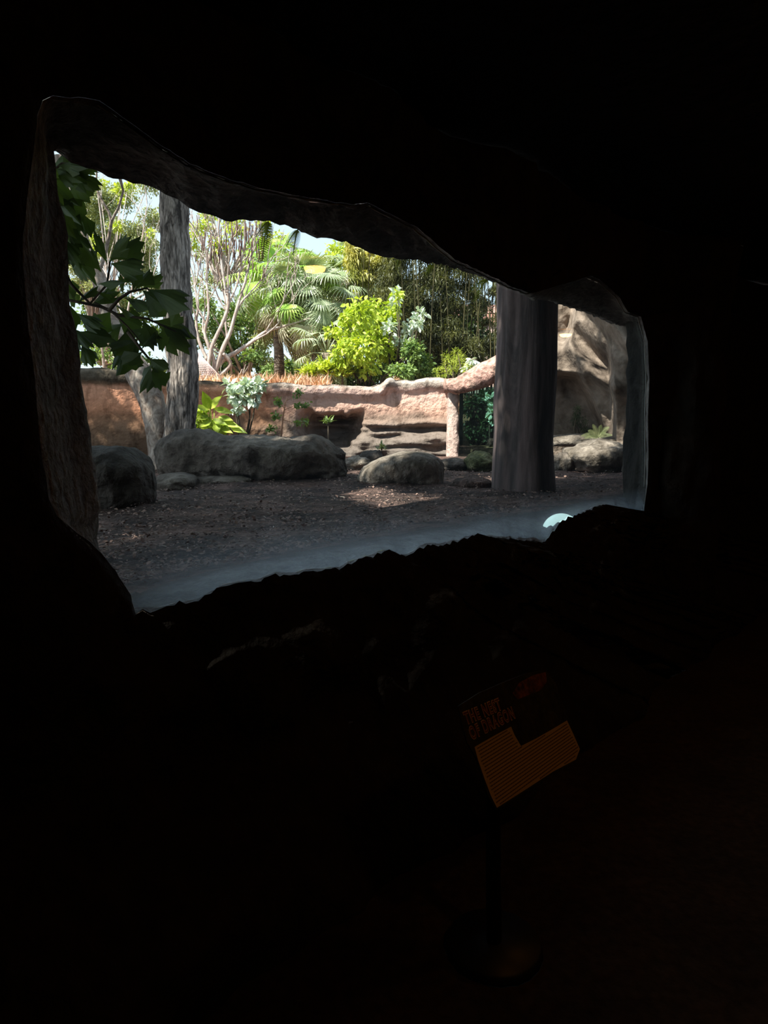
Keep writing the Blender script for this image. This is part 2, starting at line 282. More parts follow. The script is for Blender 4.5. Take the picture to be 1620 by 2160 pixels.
# leaf templates : base at origin, along +Y, normal +Z
T_DIAMOND = (np.array([(0, 0, 0), (-.28, .45, .05), (0, 1, -.08), (.28, .45, .05)]), np.array([(0, 3, 2), (0, 2, 1)]))
T_LEAF = (np.array([(0, 0, 0), (-.24, .3, .06), (-.26, .6, .03), (0, 1, -.16), (.26, .6, .03), (.24, .3, .06), (0, .45, -.02)]),
          np.array([(0, 6, 1), (1, 6, 2), (2, 6, 3), (3, 6, 4), (4, 6, 5), (5, 6, 0)]))
T_BLADE = (np.array([(-.05, 0, 0), (.05, 0, 0), (.045, .5, .04), (-.045, .5, .04), (0, 1, -.12)]), np.array([(0, 1, 2), (0, 2, 3), (3, 2, 4)]))
def leaves_mesh(name, pos, dirs, size, tmpl, rng=None, roll=1.0):
    rng = rng or RNG; pos = np.asarray(pos, float); n = len(pos)
    d = np.asarray(dirs, float); d = d/np.maximum(np.linalg.norm(d, axis=1, keepdims=True), 1e-6)
    up = np.tile([0., 0., 1.], (n, 1))+rng.normal(0, roll, (n, 3))
    x = np.cross(d, up); x /= np.maximum(np.linalg.norm(x, axis=1, keepdims=True), 1e-6); z = np.cross(x, d)
    size = np.broadcast_to(np.asarray(size, float), (n,))[:, None, None]
    tv, tt = tmpl
    V = pos[:, None, :]+size*(tv[None, :, 0:1]*x[:, None, :]+tv[None, :, 1:2]*d[:, None, :]+tv[None, :, 2:3]*z[:, None, :])
    Fc = (tt[None]+(np.arange(n)*len(tv))[:, None, None]).reshape(-1, 3); V = V.reshape(-1, 3)
    me = bpy.data.meshes.new(name); me.vertices.add(len(V)); me.vertices.foreach_set('co', V.ravel())
    me.loops.add(len(Fc)*3); me.loops.foreach_set('vertex_index', Fc.ravel().astype(np.int32))
    me.polygons.add(len(Fc)); me.polygons.foreach_set('loop_start', np.arange(len(Fc), dtype=np.int32)*3)
    me.update(calc_edges=True); return me
def blob(centers, radii, n, rng=None, shell=0.5):
    rng = rng or RNG; c = np.asarray([tuple(p) for p in centers], float); r = np.asarray(radii, float)
    if r.ndim == 1: r = np.repeat(r[:, None], 3, 1)
    w = r.prod(1)**(2/3); idx = rng.choice(len(c), n, p=w/w.sum())
    u = rng.normal(size=(n, 3)); u /= np.linalg.norm(u, axis=1, keepdims=True)
    rad = shell+(1-shell)*rng.random(n); 
    return c[idx]+u*r[idx]*rad[:, None], u
def foliage(name, centers, radii, n, size, mat, parent, tmpl=T_DIAMOND, out=0.6, droop=0.3, shell=0.5, roll=0.8):
    p, u = blob(centers, radii, n, shell=shell)
    d = u*out+RNG.normal(0, 0.6, (n, 3))+np.array([0, 0, -droop])
    me = leaves_mesh(name, p, d, size*(0.7+0.6*RNG.random(n)), tmpl, roll=roll)
    return link(name, me, mat, parent, False)
def grow(mb, p, d, L, r, depth, spread=0.55, up=0.25, k=6, tips=None, seg=4, rng=random, shrink=0.72, kids=2):
    pts = [p.copy()]; rr = [r]; q = p.copy(); dd = d.normalized()
    for i in range(seg):
        dd = (dd+Vector((rng.gauss(0, .13), rng.gauss(0, .13), rng.gauss(0, .1)+up*0.15))).normalized()
        q = q+dd*(L/seg); pts.append(q.copy()); rr.append(r*(1-0.3*(i+1)/seg))
    mb.tube(pts, rr, k, cap=(depth == 0))
    if depth == 0:
        if tips is not None: tips.append((q, dd))
        return
    for j in range(kids+(1 if rng.random() < 0.35 else 0)):
        e = (dd+Vector((rng.gauss(0, spread), rng.gauss(0, spread), rng.gauss(0, spread*.6)+up))).normalized()
        grow(mb, q, e, L*shrink*rng.uniform(.8, 1.15), r*0.64, depth-1, spread, up, max(4, k-1), tips, seg, rng, shrink, kids)

# ================================================================ CAVE ROOM
pairs = [  # edge of the dark wall (pixel) -> outer edge of the opening (pixel)
 ((78,240),(96,318)),((90,212),(108,318)),((112,203),(120,322)),((165,204),(165,345)),((210,213),(215,366)),((270,256),(262,382)),((330,300),(335,402)),
 ((400,345),(400,436)),((460,370),(475,465)),((560,400),(580,467)),((640,415),(645,493)),((700,425),(710,508)),((745,432),(760,523)),((775,428),(810,545)),
 ((830,455),(870,548)),((880,480),(920,556)),((960,548),(985,573)),((1030,580),(1050,598)),((1080,605),(1090,612)),((1122,620),(1128,632)),((1150,590),(1160,632)),
 ((1180,569),(1178,640)),((1220,571),(1215,650)),((1265,590),(1260,664)),((1305,625),(1300,682)),((1325,658),(1325,688)),((1352,668),(1344,692)),
 ((1366,720),(1346,735)),((1370,800),(1345,800)),((1367,880),(1334,880)),((1368,960),(1341,950)),((1366,1020),(1346,1005)),((1358,1078),(1349,1030)),
 ((1346,1097),(1340,1036)),((1328,1096),(1322,1040)),((1308,1086),(1300,1044)),((1290,1068),(1280,1048)),((1268,1063),(1255,1053)),((1240,1077),(1230,1058)),((1215,1090),(1205,1064)),
 ((1190,1096),(1180,1069)),((1170,1117),(1160,1073)),((1145,1145),(1135,1078)),((1120,1139),(1110,1082)),((1085,1142),(1075,1088)),((1040,1131),(1030,1095)),((1000,1130),(990,1102)),
 ((960,1145),(950,1109)),((900,1152),(890,1118)),((855,1172),(845,1126)),((820,1164),(812,1131)),((780,1174),(772,1138)),((740,1190),(732,1146)),((680,1202),(672,1156)),
 ((600,1215),(594,1172)),((540,1226),(535,1184)),((480,1236),(476,1197)),((420,1262),(416,1212)),((350,1280),(350,1230)),((287,1296),(296,1250)),
 ((275,1255),(268,1246)),((245,1205),(238,1197)),((215,1168),(208,1160)),((190,1142),(205,1133)),((150,1114),(207,1112)),((120,1088),(207,1085)),((102,1052),(204,1040)),
 ((97,1000),(198,990)),((88,960),(190,930)),((80,880),(183,870)),((74,800),(170,800)),((63,720),(160,740)),((55,640),(150,680)),((49,560),(140,615)),((50,490),(132,555)),
 ((58,420),(124,480)),((68,340),(108,380)),((75,280),(97,335))]
OFF1 = 0.36
def dens(pts, step=0.022):
    out = []; n = len(pts)
    for i in range(n):
        a, b = pts[i], pts[(i+1) % n]; m = max(1, int(round((b[0]-a[0]).length/step)))
        for j in range(m): out.append((a[0].lerp(b[0], j/m), a[1].lerp(b[1], j/m), a[2].lerp(b[2], j/m) if len(a) > 2 else None))
    return out
raw = [(W(*a), W(*b, OFF1), Vector((a[0], a[1], 0))) for a, b in pairs]
loop = dens(raw); NL = len(loop)
L0 = []; L1 = []
for a, b, px in loop:
    bot = px.y > 1060 and px.x > 290
    amp = 0.017 if bot else 0.004
    s = noise.noise(a*38)*amp+noise.noise(a*90)*amp*.6
    L0.append(a+Vector((0, 0, s))+DV*(noise.noise(a*30+Vector((5, 0, 0)))*amp*.6))
    s1 = 0 if bot else noise.noise(b*22)*0.012+noise.noise(b*60)*0.007
    L1.append(b+Vector((0, 0, s1))+DV*(noise.noise(b*25+Vector((9, 0, 0)))*0.006))
isbot = [(p[2].y > 1030 and p[2].x > 285) for p in loop]
# rim of the opening (reveals): part brown rock, bottom grey apron
NS = 12
def smooth_bot(i, w=34):
    acc = Vector((0, 0, 0)); c = 0
    for k in range(-w, w+1):
        j = i+k
        if 0 <= j < NL and isbot[j]: acc += L0[j]; c += 1
    q = acc/max(1, c); return Vector((L0[i].x, L0[i].y, min(q.z, L0[i].z)-0.012))
mbr = MB(); L0b = [smooth_bot(i) if isbot[i] else None for i in range(NL)]
for i in range(NL):
    for j in range(NS+1):
        t = j/NS; p = (L0b[i] if (isbot[i] and j > 0) else L0[i]).lerp(L1[i], t)
        cen = W(760, 800, OFF1*t); o = (p-cen).normalized()
        bul = math.sin(PI*t)*(0.02+0.05*nz(p, 3.0, 2)+0.03*nz(p, 9, 3))
        if loop[i][2].x < 130: bul = math.sin(PI*t)*(0.02*nz(p, 3, 2)+0.012*nz(p, 9, 3))-0.035*math.exp(-((t-.78)/.09)**2)
        if isbot[i]: bul = math.sin(PI*t)*(0.006*nz(p, 8, 1))
        mbr.v.append(tuple(p+o*bul))
frs = [f for f in grid_faces(NL, NS+1, True)]
fb = [f for f in frs if isbot[f[0]//(NS+1)]]; fr = [f for f in frs if not isbot[f[0]//(NS+1)]]
ZC = 2.62
wall = thing('wall_front', tuple(FS(0.6, 0.0)), 'dark sculpted rock wall holding the long viewing window', None); wall['kind'] = 'structure'
m1 = MB(); m1.v = mbr.v; m1.f = fr; rv = m1.build('window_reveal', M['reveal'], wall)
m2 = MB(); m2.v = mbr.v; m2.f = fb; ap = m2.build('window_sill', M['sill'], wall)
# face of the wall towards the room
smin, smax = -3.0, 14.0
sz = [SZ(p) for p in L0]; c0 = (1.2, 1.55)
mbf = MB(); NR = 34
import bisect
for i in range(NL):
    s, z = sz[i]; dx, dz = s-c0[0], z-c0[1]
    ks = []
    if dx > 1e-6: ks.append((smax-c0[0])/dx)
    if dx < -1e-6: ks.append((smin-c0[0])/dx)
    if dz > 1e-6: ks.append((ZC-c0[1])/dz)
    if dz < -1e-6: ks.append((-0.02-c0[1])/dz)
    k = min(ks); es, ez = c0[0]+dx*k, c0[1]+dz*k
    for j in range(NR+1):
        t = (j/NR)**1.6; ss, zz = lerp(s, es, t), lerp(z, ez, t)
        p = FS(ss, zz); d = sm(0, 0.25, t)
        away = math.hypot(ss-s, zz-z)
        off = -min(away, 0.03)*0.6-0.10*sm(0, .3, away)*(0.5+nz(p, 1.7, 4))-0.03*sm(0, .1, away)*nz(p, 7, 5)
        if zz < 0.55: off -= 0.40*sm(0.0, 0.55, 0.55-zz)*min(1, away*4)
        mbf.v.append(tuple(FS(ss, zz, off)))
mbf.f = grid_faces(NL, NR+1, True, True)
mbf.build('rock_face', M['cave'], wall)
# outer face of the wall (outdoor side)
mbo = MB(); NR2 = 14
for i in range(NL):
    q = L1[i]; s, z = SZ(q); dx, dz = s-c0[0], z-c0[1]; ks = []
    if dx > 1e-6: ks.append((9-c0[0])/dx)
    if dx < -1e-6: ks.append((smin-c0[0])/dx)
    if dz > 1e-6: ks.append((3.0-c0[1])/dz)
    if dz < -1e-6: ks.append((0.3-c0[1])/dz)
    k = min(ks); es, ez = c0[0]+dx*k, c0[1]+dz*k
    for j in range(NR2+1):
        t = (j/NR2)**1.5; ss, zz = lerp(s, es, t), lerp(z, ez, t); aw = math.hypot(ss-s, zz-z)
        off = OFF1+(0.10*sm(0, .12, aw)+0.06*sm(0, .3, aw)*nz(FS(ss, zz), 2, 6))*(1 if not isbot[i] else 0.5)
        mbo.v.append(tuple(FS(ss, zz, off)))
mbo.f = grid_faces(NL, NR2+1, True, False)
mbo.build('outer_rock_face', M['reveal'], wall)
# glass, and a pale bead added to draw the bright rim highlight
win = thing('window_1', tuple(FS(0.6, 0.95, 0.03)), 'long clear viewing window glass in the dark rock wall', None); win['kind'] = 'structure'
gl = MB(); base = [L0[i].lerp(L1[i], 0.09) for i in range(0, NL, 2)]; base = [FS(*SZ(p), 0.03) for p in base]
n = len(base); gl.v = [tuple(p) for p in base]+[tuple(p+NV*0.003) for p in base]
gl.f = [tuple(range(n)), tuple(range(2*n-1, n-1, -1))]+[(i, (i+1) % n, n+(i+1) % n, n+i) for i in range(n)]
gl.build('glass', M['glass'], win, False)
sb = MB(); sp = [p+NV*0.012 for i, p in enumerate(L0) if not (isbot[i])]
# start at the widest gap so the bead runs as one open line
gi = max(range(len(sp)), key=lambda i: (sp[i]-sp[i-1]).length); sp = sp[gi:]+sp[:gi]
sb.tube([FS(*SZ(p), 0.022) for p in sp], [0.0028+0.0018*abs(noise.noise(p*6)) for p in sp], 6)
sb.build('rim_light_bead', M['bead'], win)
# room shell
A = FS(smin, 0); B = FS(smax, 0)
poly = [Vector((A.x, A.y, 0)), Vector((B.x, B.y, 0)), Vector((B.x, -3.5, 0)), Vector((A.x, -3.5, 0))]
def slab(name, z, mat, flip=False):
    x0, x1 = A.x, B.x; nu, nv = 70, 70; mb = MB()
    for i in range(nu):
        x = lerp(x0, x1, i/(nu-1)); ymax = A.y+(x-A.x)*DV.y/DV.x+0.02
        for j in range(nv):
            y = lerp(-3.5, ymax, j/(nv-1)); h = 0.02*nz((x, y, z), 1.5, 8)
            mb.v.append((x, y, z+h))
    mb.f = grid_faces(nu, nv, False, flip); return struct(mb.build(name, mat))
fl = slab('floor', 0.0, M['cavefloor']); fl['label'] = 'dim brown floor of the dark viewing cave'
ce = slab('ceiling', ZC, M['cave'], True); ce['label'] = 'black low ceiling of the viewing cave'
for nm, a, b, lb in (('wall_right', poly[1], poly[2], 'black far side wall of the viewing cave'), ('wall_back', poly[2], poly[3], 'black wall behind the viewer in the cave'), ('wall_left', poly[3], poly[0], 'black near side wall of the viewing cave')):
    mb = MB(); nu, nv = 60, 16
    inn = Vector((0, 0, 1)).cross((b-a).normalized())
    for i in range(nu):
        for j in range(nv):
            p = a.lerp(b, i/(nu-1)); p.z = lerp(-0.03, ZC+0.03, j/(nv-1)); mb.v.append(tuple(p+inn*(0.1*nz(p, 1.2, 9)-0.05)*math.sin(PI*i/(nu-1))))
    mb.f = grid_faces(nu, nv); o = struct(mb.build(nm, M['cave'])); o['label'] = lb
# rock buttress at the right of the window, in the room
def column_rock(name, cx, cy, r, z0, z1, mat, label, cat, seed=0, amp=0.2):
    mb = MB(); nu, nv = 48, 30
    for i in range(nu):
        th = 2*PI*i/nu
        for j in range(nv):
            z = lerp(z0, z1, j/(nv-1)); rr = r*(1+amp*nz((math.cos(th)*1.2, math.sin(th)*1.2, z*0.7), 1.3, seed)+0.12*nz((math.cos(th), math.sin(th), z), 4, seed+3)+0.25*(abs(j/(nv-1)-.5)*2)**3)
            mb.v.append((cx+math.cos(th)*rr, cy+math.sin(th)*rr, z))
    mb.f = grid_faces(nu, nv, True, False)
    mb.f.append(tuple(i*nv for i in range(nu))[::-1]); mb.f.append(tuple(i*nv+nv-1 for i in range(nu)))
    return tag(mb.build(name, mat), label, cat)
bp_ = P(1475, 1000, 4.55)
column_rock('rock_column', bp_.x, 5.0, 0.3, -0.02, ZC+.02, M['cave'], 'dark rough rock column inside the cave, right of the viewing window', 'column', 21)
# ---- ceiling downlights: two found where the glass mirrors them, one added
def mirror_hit(px, py, z):
    w = W(px, py, 0.03); r = ray(px, py); dn = r.x*NX+r.y*NY; q = Vector((r.x-2*dn*NX, r.y-2*dn*NY, r.z)); t = (z-w.z)/q.z; return w+q*t
def downlight(loc, watt, label):
    t = thing('ceiling_downlight', loc, label, 'ceiling light', 'ceiling downlights in the cave')
    k = 32; mb = MB(); pr = [(0.098, 0.0), (0.10, -0.005), (0.084, -0.007), (0.08, -0.004), (0.08, 0.04)]
    for i in range(k):
        for r, z in pr: mb.v.append((loc[0]+r*math.cos(2*PI*i/k), loc[1]+r*math.sin(2*PI*i/k), loc[2]+z))
    mb.f = grid_faces(k, len(pr), True, True); mb.build('trim_ring', M['black'], t)
    m = MB()
    for i in range(k):
        for r, z in ((.076, .03), (.076, -.014), (.068, -.030), (.042, -.040), (.001, -.043)): m.v.append((loc[0]+r*math.cos(2*PI*i/k), loc[1]+r*math.sin(2*PI*i/k), loc[2]+z))
    m.f = grid_faces(k, 5, True, True)
    m.build('lens', M['lens'], t, False)
m_, nt_, out_ = newmat('amber_lamp_lens'); e_ = nt_.nodes.new('ShaderNodeEmission'); e_.inputs[0].default_value = (1.0, 0.42, 0.10, 1); e_.inputs[1].default_value = 22.0
nt_.links.new(e_.outputs[0], out_.inputs[0]); M['lens'] = m_
h1 = mirror_hit(664, 563, 2.57); h2 = mirror_hit(1193, 704, 2.57)
downlight(h1, 1, 'amber ceiling downlight mirrored in the glass over the palm')
downlight(h2, 1, 'amber ceiling downlight mirrored in the glass right of the pillar')
downlight(Vector((1.25, 0.35, 2.57)), 1, 'unseen amber downlight added to brighten the leaning information sign')  # out of view, put in only to light the sign
# ---- pale round spot on the sill, built as a weakly emitting dome
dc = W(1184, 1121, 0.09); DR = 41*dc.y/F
dm = thing('glowing_dome', (dc.x, dc.y, dc.z-0.06), 'milky pale blue dome glowing behind the black sill rocks', 'lamp')
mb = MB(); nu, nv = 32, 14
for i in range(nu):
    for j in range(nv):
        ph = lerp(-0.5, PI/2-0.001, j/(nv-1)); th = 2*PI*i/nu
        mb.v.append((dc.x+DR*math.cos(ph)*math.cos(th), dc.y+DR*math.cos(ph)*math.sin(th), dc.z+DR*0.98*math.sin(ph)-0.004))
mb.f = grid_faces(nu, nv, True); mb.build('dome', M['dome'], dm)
mb = MB(); 
for i in range(nu):
    th = 2*PI*i/nu
    for r, z in ((DR*.7, -.6), (DR*1.02, -.6), (DR*1.02, -.45), (DR*.8, -.42)):
        mb.v.append((dc.x+r*math.cos(th), dc.y+r*math.sin(th), dc.z+DR*z))
mb.f = grid_faces(nu, 4, True); mb.build('base_ring', M['black'], dm)
# black lumps of rock standing along the sill
def rock(name, c, size, mat, label, cat='rock', seed=0, rough=0.18, parent=None, flat=0.0, sub=4, rotz=0.0, group=None):
    import bmesh
    bm = bmesh.new(); bmesh.ops.create_icosphere(bm, subdivisions=sub, radius=1.0)
    cr, sr = math.cos(rotz), math.sin(rotz)
    for v in bm.verts:
        p = v.co.copy(); q = Vector([math.copysign(abs(x)**0.78, x) for x in p]); q = p.lerp(q, 0.6)
        k = 1+rough*nz(p, 1.1, seed, 2)+rough*0.5*nz(p, 3.2, seed+1)+rough*.18*nz(p, 9, seed+2)
        q = q*k
        if q.z < -0.55: q.z = -0.55+(q.z+.55)*.2
        x, y, z = q.x*size[0], q.y*size[1], q.z*size[2]
        v.co = Vector((x*cr-y*sr, x*sr+y*cr, z))
    me = bpy.data.meshes.new(name); bm.to_mesh(me); bm.free()
    o = link(name, me, mat, None); o.location = c
    if parent: o.parent = parent; o.matrix_parent_inverse = Matrix.Translation(-parent.location)
    else: tag(o, label, cat, group)
    return o
# ---------------------------------------------------------------- sign
def proj(p):
    v = Vector(p)-Vector((0, 0, EYE)); fw = v.y*cp-v.z*sp_; u = v.y*sp_+v.z*cp
    return (810+F*v.x/fw, 1080-F*u/fw)
# sign axes: e1 along the wall, e2 down the leaning face
S0 = P(966, 1500, 1.72)
best = None
for ci in range(0, 100, 2):
    for hi in range(0, 100, 2):
        c = ci/100.0*1.4; e2 = Vector((0.743*c, -0.669*c, -1)).normalized(); L = 0.10+hi/100*0.3
        # from the top left of the tan block down its left edge
        q0 = P(1000, 1575, 1.72); q1 = proj(q0+e2*L); e = (q1[0]-1045)**2+(q1[1]-1705)**2
        if best is None or e < best[0]: best = (e, c, L)
E2 = Vector((0.743*best[1], -0.669*best[1], -1)).normalized(); E1 = DV.copy(); EN = E2.cross(E1).normalized()
if EN.z < 0: EN = -EN
Q0 = P(1000, 1575, 1.72)
print('SIGN', best, E2, EN)
def unproj(px, py):  # on the sign plane
    r = ray(px, py); o = Vector((0, 0, EYE)); t = (Q0-o).dot(EN)/r.dot(EN); p = o+r*t-Q0
    m11 = E1.dot(E1); m12 = E1.dot(E2); m22 = E2.dot(E2); a = p.dot(E1); b = p.dot(E2); det = m11*m22-m12*m12
    return ((a*m22-b*m12)/det, (b*m11-a*m12)/det)
def SG(u, v, h=0.0): return Q0+E1*u+E2*v+EN*h
def prism(pts, h0, h1, mat, name, parent):
    mb = MB(); n = len(pts); mb.v = [tuple(SG(u, v, h0)) for u, v in pts]+[tuple(SG(u, v, h1)) for u, v in pts]
    mb.f = [tuple(range(n)), tuple(range(2*n-1, n-1, -1))]+[(i, (i+1) % n, n+(i+1) % n, n+i) for i in range(n)]
    return mb.build(name, mat, parent, False)
M['signdark'] = rock_mat('dark_printed_board', (0.015, 0.014, 0.008), (0.045, 0.04, 0.018), scale=14, fine=50, bump=0.1)
M['signtan'] = plain('tan_printed_block', (0.52, 0.36, 0.17), 0.6)
M['signred'] = plain('dark_red_ink', (0.16, 0.028, 0.02), 0.6)
M['signpink'] = plain('pale_outline_ink', (0.7, 0.5, 0.4), 0.6)
M['signink'] = plain('brown_text_ink', (0.13, 0.07, 0.03), 0.6)
M['signpic'] = rock_mat('printed_picture', (0.02, 0.015, 0.01), (0.3, 0.09, 0.04), scale=22, fine=70, bump=0)
sg = thing('information_sign', tuple(SG(0.1, 0.25)), 'small leaning information sign reading THE NEST OF DRAGON below the window', 'sign')
outl = [(966,1490),(1010,1462),(1060,1440),(1110,1420),(1150,1412),(1172,1440),(1190,1490),(1205,1525),(1224,1582),(1212,1606),(1140,1650),(1047,1708),(1030,1680),(1005,1600),(985,1565)]
prism([unproj(*p) for p in outl], -0.004, 0.0, M['signdark'], 'board', sg)
tan_ = [(1000,1576),(1040,1553),(1077,1533),(1084,1550),(1098,1574),(1130,1558),(1165,1538),(1195,1520),(1208,1548),(1222,1580),(1214,1602),(1165,1628),(1110,1664),(1047,1704),(1035,1680),(1020,1640),(1008,1605)]
prism([unproj(*p) for p in tan_], 0.0005, 0.0018, M['signtan'], 'text_block', sg)
pic = [(1095,1440),(1125,1424),(1150,1418),(1153,1438),(1140,1456),(1110,1468),(1090,1476),(1080,1462)]
prism([unproj(*p) for p in pic], 0.0005, 0.0015, M['signpic'], 'printed_picture', sg)
# rows of (illegible) small print
tp = [unproj(*p) for p in tan_]
def inside(u, v, poly):
    c = False; n = len(poly)
    for i in range(n):
        (x1, y1), (x2, y2) = poly[i], poly[(i+1) % n]
        if (y1 > v) != (y2 > v) and u < (x2-x1)*(v-y1)/(y2-y1)+x1: c = not c
    return c
tl = MB(); vs = [q[1] for q in tp]; us = [q[0] for q in tp]; row = (max(vs)-min(vs))/22
rr_ = random.Random(3); v = min(vs)+row*0.8
while v < max(vs)-row*.4:
    u = min(us)+0.004
    while u < max(us):
        w = rr_.uniform(.004, .012)
        if inside(u-.004, v, tp) and inside(u+w+.004, v, tp) and inside(u, v-row*.5, tp) and inside(u+w, v+row*.5, tp):
            tl.box(SG(u+w/2, v, 0.0021), (w/2, row*0.17, 0.0003), (E1, E2, EN))
        u += w+.0018
    v += row
tl.build('small_print', M['signink'], sg, False)
def text_mesh(body, origin, right, up, width, height, offset, h, mat, name, parent, rough=0.0):
    cu = bpy.data.curves.new('t', 'FONT'); cu.body = body; cu.size = 1.0; cu.offset = offset; cu.extrude = 0.0; cu.space_character = 1.22
    ob = bpy.data.objects.new('t', cu); COL.objects.link(ob); dg = bpy.context.evaluated_depsgraph_get(); me = bpy.data.meshes.new_from_object(ob.evaluated_get(dg))
    bpy.data.objects.remove(ob)
    xs = [v.co.x for v in me.vertices]; ys = [v.co.y for v in me.vertices]
    return me
def place_text(body, pl, pr, hpx, name):
    # pl, pr: baseline ends in sign coordinates
    for off, h, mat, nm in ((0.05, 0.0012, M['signpink'], 'letter_outline'), (0.012, 0.0020, M['signred'], 'lettering')):
        me = text_mesh(body, None, None, None, 0, 0, off, 0, None, '', None)
        w0 = 0.02; X = [v.co.x for v in me.vertices]; x0, x1 = text_ext[body]
        mb = MB(); vs = []
        for v in me.vertices:
            t = (v.co.x-x0)/(x1-x0); u = lerp(pl[0], pr[0], t); vv = lerp(pl[1], pr[1], t)-v.co.y/0.73*hpx
            u += 0.0012*noise.noise(Vector((v.co.x*9, v.co.y*9, 1))); vv += 0.0012*noise.noise(Vector((v.co.x*9, v.co.y*9, 7)))
            vs.append(SG(u, vv, h))
        m2 = bpy.data.meshes.new(nm); m2.from_pydata([tuple(q) for q in vs], [], [tuple(p.vertices) for p in me.polygons])
        o = link(nm, m2, mat, sg, False); o['label'] = 'dark red title letters' if nm == 'lettering' else 'pale outline around the title letters'
text_ext = {}
for bdy in ('THE NEST', 'OF DRAGON'):
    me = text_mesh(bdy, None, None, None, 0, 0, 0.0, 0, None, '', None); X = [v.co.x for v in me.vertices]; text_ext[bdy] = (min(X), max(X))
a = unproj(984, 1528); b = unproj(1058, 1496); hh = unproj(984, 1528)[1]-unproj(974, 1503)[1]
place_text('THE NEST', a, b, hh*1.0, 'THE')
a = unproj(995, 1560); b = unproj(1086, 1514); place_text('OF DRAGON', a, b, hh*1.0, 'OF')
# stand of the sign: a rock plinth on the floor
sp0 = SG(0.11, 0.13, -0.02)
mb = MB()
mb.tube([tuple(SG(0.12, 0.08, -0.02)), tuple(SG(0.12, 0.08, -0.06)), (sp0.x-0.02, sp0.y+0.06, 0.03)], [0.02, 0.02, 0.022], 10)
mb.tube([(sp0.x-0.02, sp0.y+0.06, 0.0), (sp0.x-0.02, sp0.y+0.06, 0.03)], [0.14, 0.13], 20)
mb.build('post', M['black'], sg)

# ================================================================ ENCLOSURE
def gh(x, y):
    off = x*NX+y*NY-NC
    h = 0.85+0.03*nz((x, y, 0), 0.9, 30)+0.012*nz((x, y, 0), 4, 31)
    h += 0.06*sm(0.9, 0.45, off)
    g = math.exp(-((x+1.2)**2/3.0+(y-7.0)**2/1.6)); h += 0.04*g
    return h
mb = MB(); nu, nv = 260, 240
for i in range(nu):
    for j in range(nv):
        s = lerp(-4.5, 13, i/(nu-1)); o = lerp(0.38, 11.5, (j/(nv-1))**1.5); p = FS(s, 0, o); 
        mb.v.append((p.x, p.y, gh(p.x, p.y)+0.006*noise.noise(Vector((p.x*25, p.y*25, 3)))))
mb.f = grid_faces(nu, nv, False, True)
g_ = struct(mb.build('ground', M['soil'])); g_['label'] = 'dark leaf strewn soil of the enclosure'
# leaf litter
n = 9000; pts = []; 
while len(pts) < n:
    px = random.uniform(190, 1345); py = 975+ (1290-975)*random.random()**1.25; q = G(px, py)
    if q.x*NX+q.y*NY-NC < 0.55 or (q.x-1.3)**2+(q.y-6.55)**2 < .12: continue
    pts.append((q.x, q.y, gh(q.x, q.y)+0.012+0.01*random.random()))
pa = np.array(pts); dd = RNG.normal(0, 1, (n, 3)); dd[:, 2] = RNG.normal(0, 0.18, n)
szl = 0.014+0.026*RNG.random(n)**2.5
o = link('leaf_litter', leaves_mesh('leaf_litter', pa, dd, szl, T_LEAF, roll=0.35), M['litter'], None, False); tag(o, 'brown dead leaves scattered over the dark soil', 'leaf litter', kind='stuff')
n2_ = 320; k_ = RNG.choice(n, n2_); dd = RNG.normal(0, 1, (n2_, 3)); dd[:, 2] = 0.1
o = link('pale_leaf_litter', leaves_mesh('pale_leaf_litter', pa[k_]+[0, 0, 0.006], dd, 0.025+0.035*RNG.random(n2_), T_BLADE, roll=0.4), M['littergrey'], None, False); tag(o, 'pale dry bamboo leaves and chips strewn on the soil', 'leaf litter', kind='stuff')

def profile_rock(name, st, Y, depth, mat, label, cat='boulder', seed=0, amp=0.06, expo=2.5, skew=0.0, strata=0.0, below=0.05):
    """st: (px, top py, bottom py) stations along the rock at distance Y"""
    M_, K = 90, 56; mb = MB(); x0, x1 = st[0][0], st[-1][0]
    T = [(a, b) for a, b, c in st]; Bt = [(a, c) for a, b, c in st]
    for i in range(M_):
        t = i/(M_-1); u = 0.5-0.5*math.cos(PI*t); px = lerp(x0, x1, u)
        pt = P(px, interp(T, px), Y); pb = P(px, interp(Bt, px), Y)
        zc = (pt.z+pb.z)/2; hz = max(0.004, (pt.z-pb.z)/2); hd = depth*max(0.03, (1-abs(2*u-1)**3.2))**0.6
        for k in range(K):
            th = 2*PI*k/K; c, s = math.cos(th), math.sin(th)
            cy = math.copysign(abs(c)**(2/expo), c); cz = math.copysign(abs(s)**(2/expo), s)
            p = Vector((pt.x, Y+hd*cy+skew*(pt.x-P((x0+x1)/2, 900, Y).x), zc+hz*cz))
            r = Vector((0, c, s)); e = min(1, hz/0.08)
            d = amp*nz(p, 2.2, seed)+amp*.5*nz(p, 6, seed+1)+amp*.2*nz(p, 16, seed+2)
            if strata: d += strata*noise.noise(Vector((p.x*1.5, p.y*1.5, p.z*16+seed)))
            p += r*(d*e*(0.45 if s > 0.5 else 1)); p.x += amp*0.5*nz(p, 3, seed+5)*e
            mb.v.append(tuple(p))
    mb.f = grid_faces(M_, K, False)
    for i in range(M_-1): mb.f.append((i*K+K-1, (i+1)*K+K-1, (i+1)*K, i*K))
    mb.f.append(tuple(range(K))); mb.f.append(tuple((M_-1)*K+k for k in range(K))[::-1])
    return tag(mb.build(name, mat), label, cat)
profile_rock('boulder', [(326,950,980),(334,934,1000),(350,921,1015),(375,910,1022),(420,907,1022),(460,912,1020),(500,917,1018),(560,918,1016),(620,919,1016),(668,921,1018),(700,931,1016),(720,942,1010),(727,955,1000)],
    7.35, 0.55, M['boulder'], 'long low grey boulder with a rounded left end in the middle of the enclosure', seed=3, amp=0.10, strata=0.02)
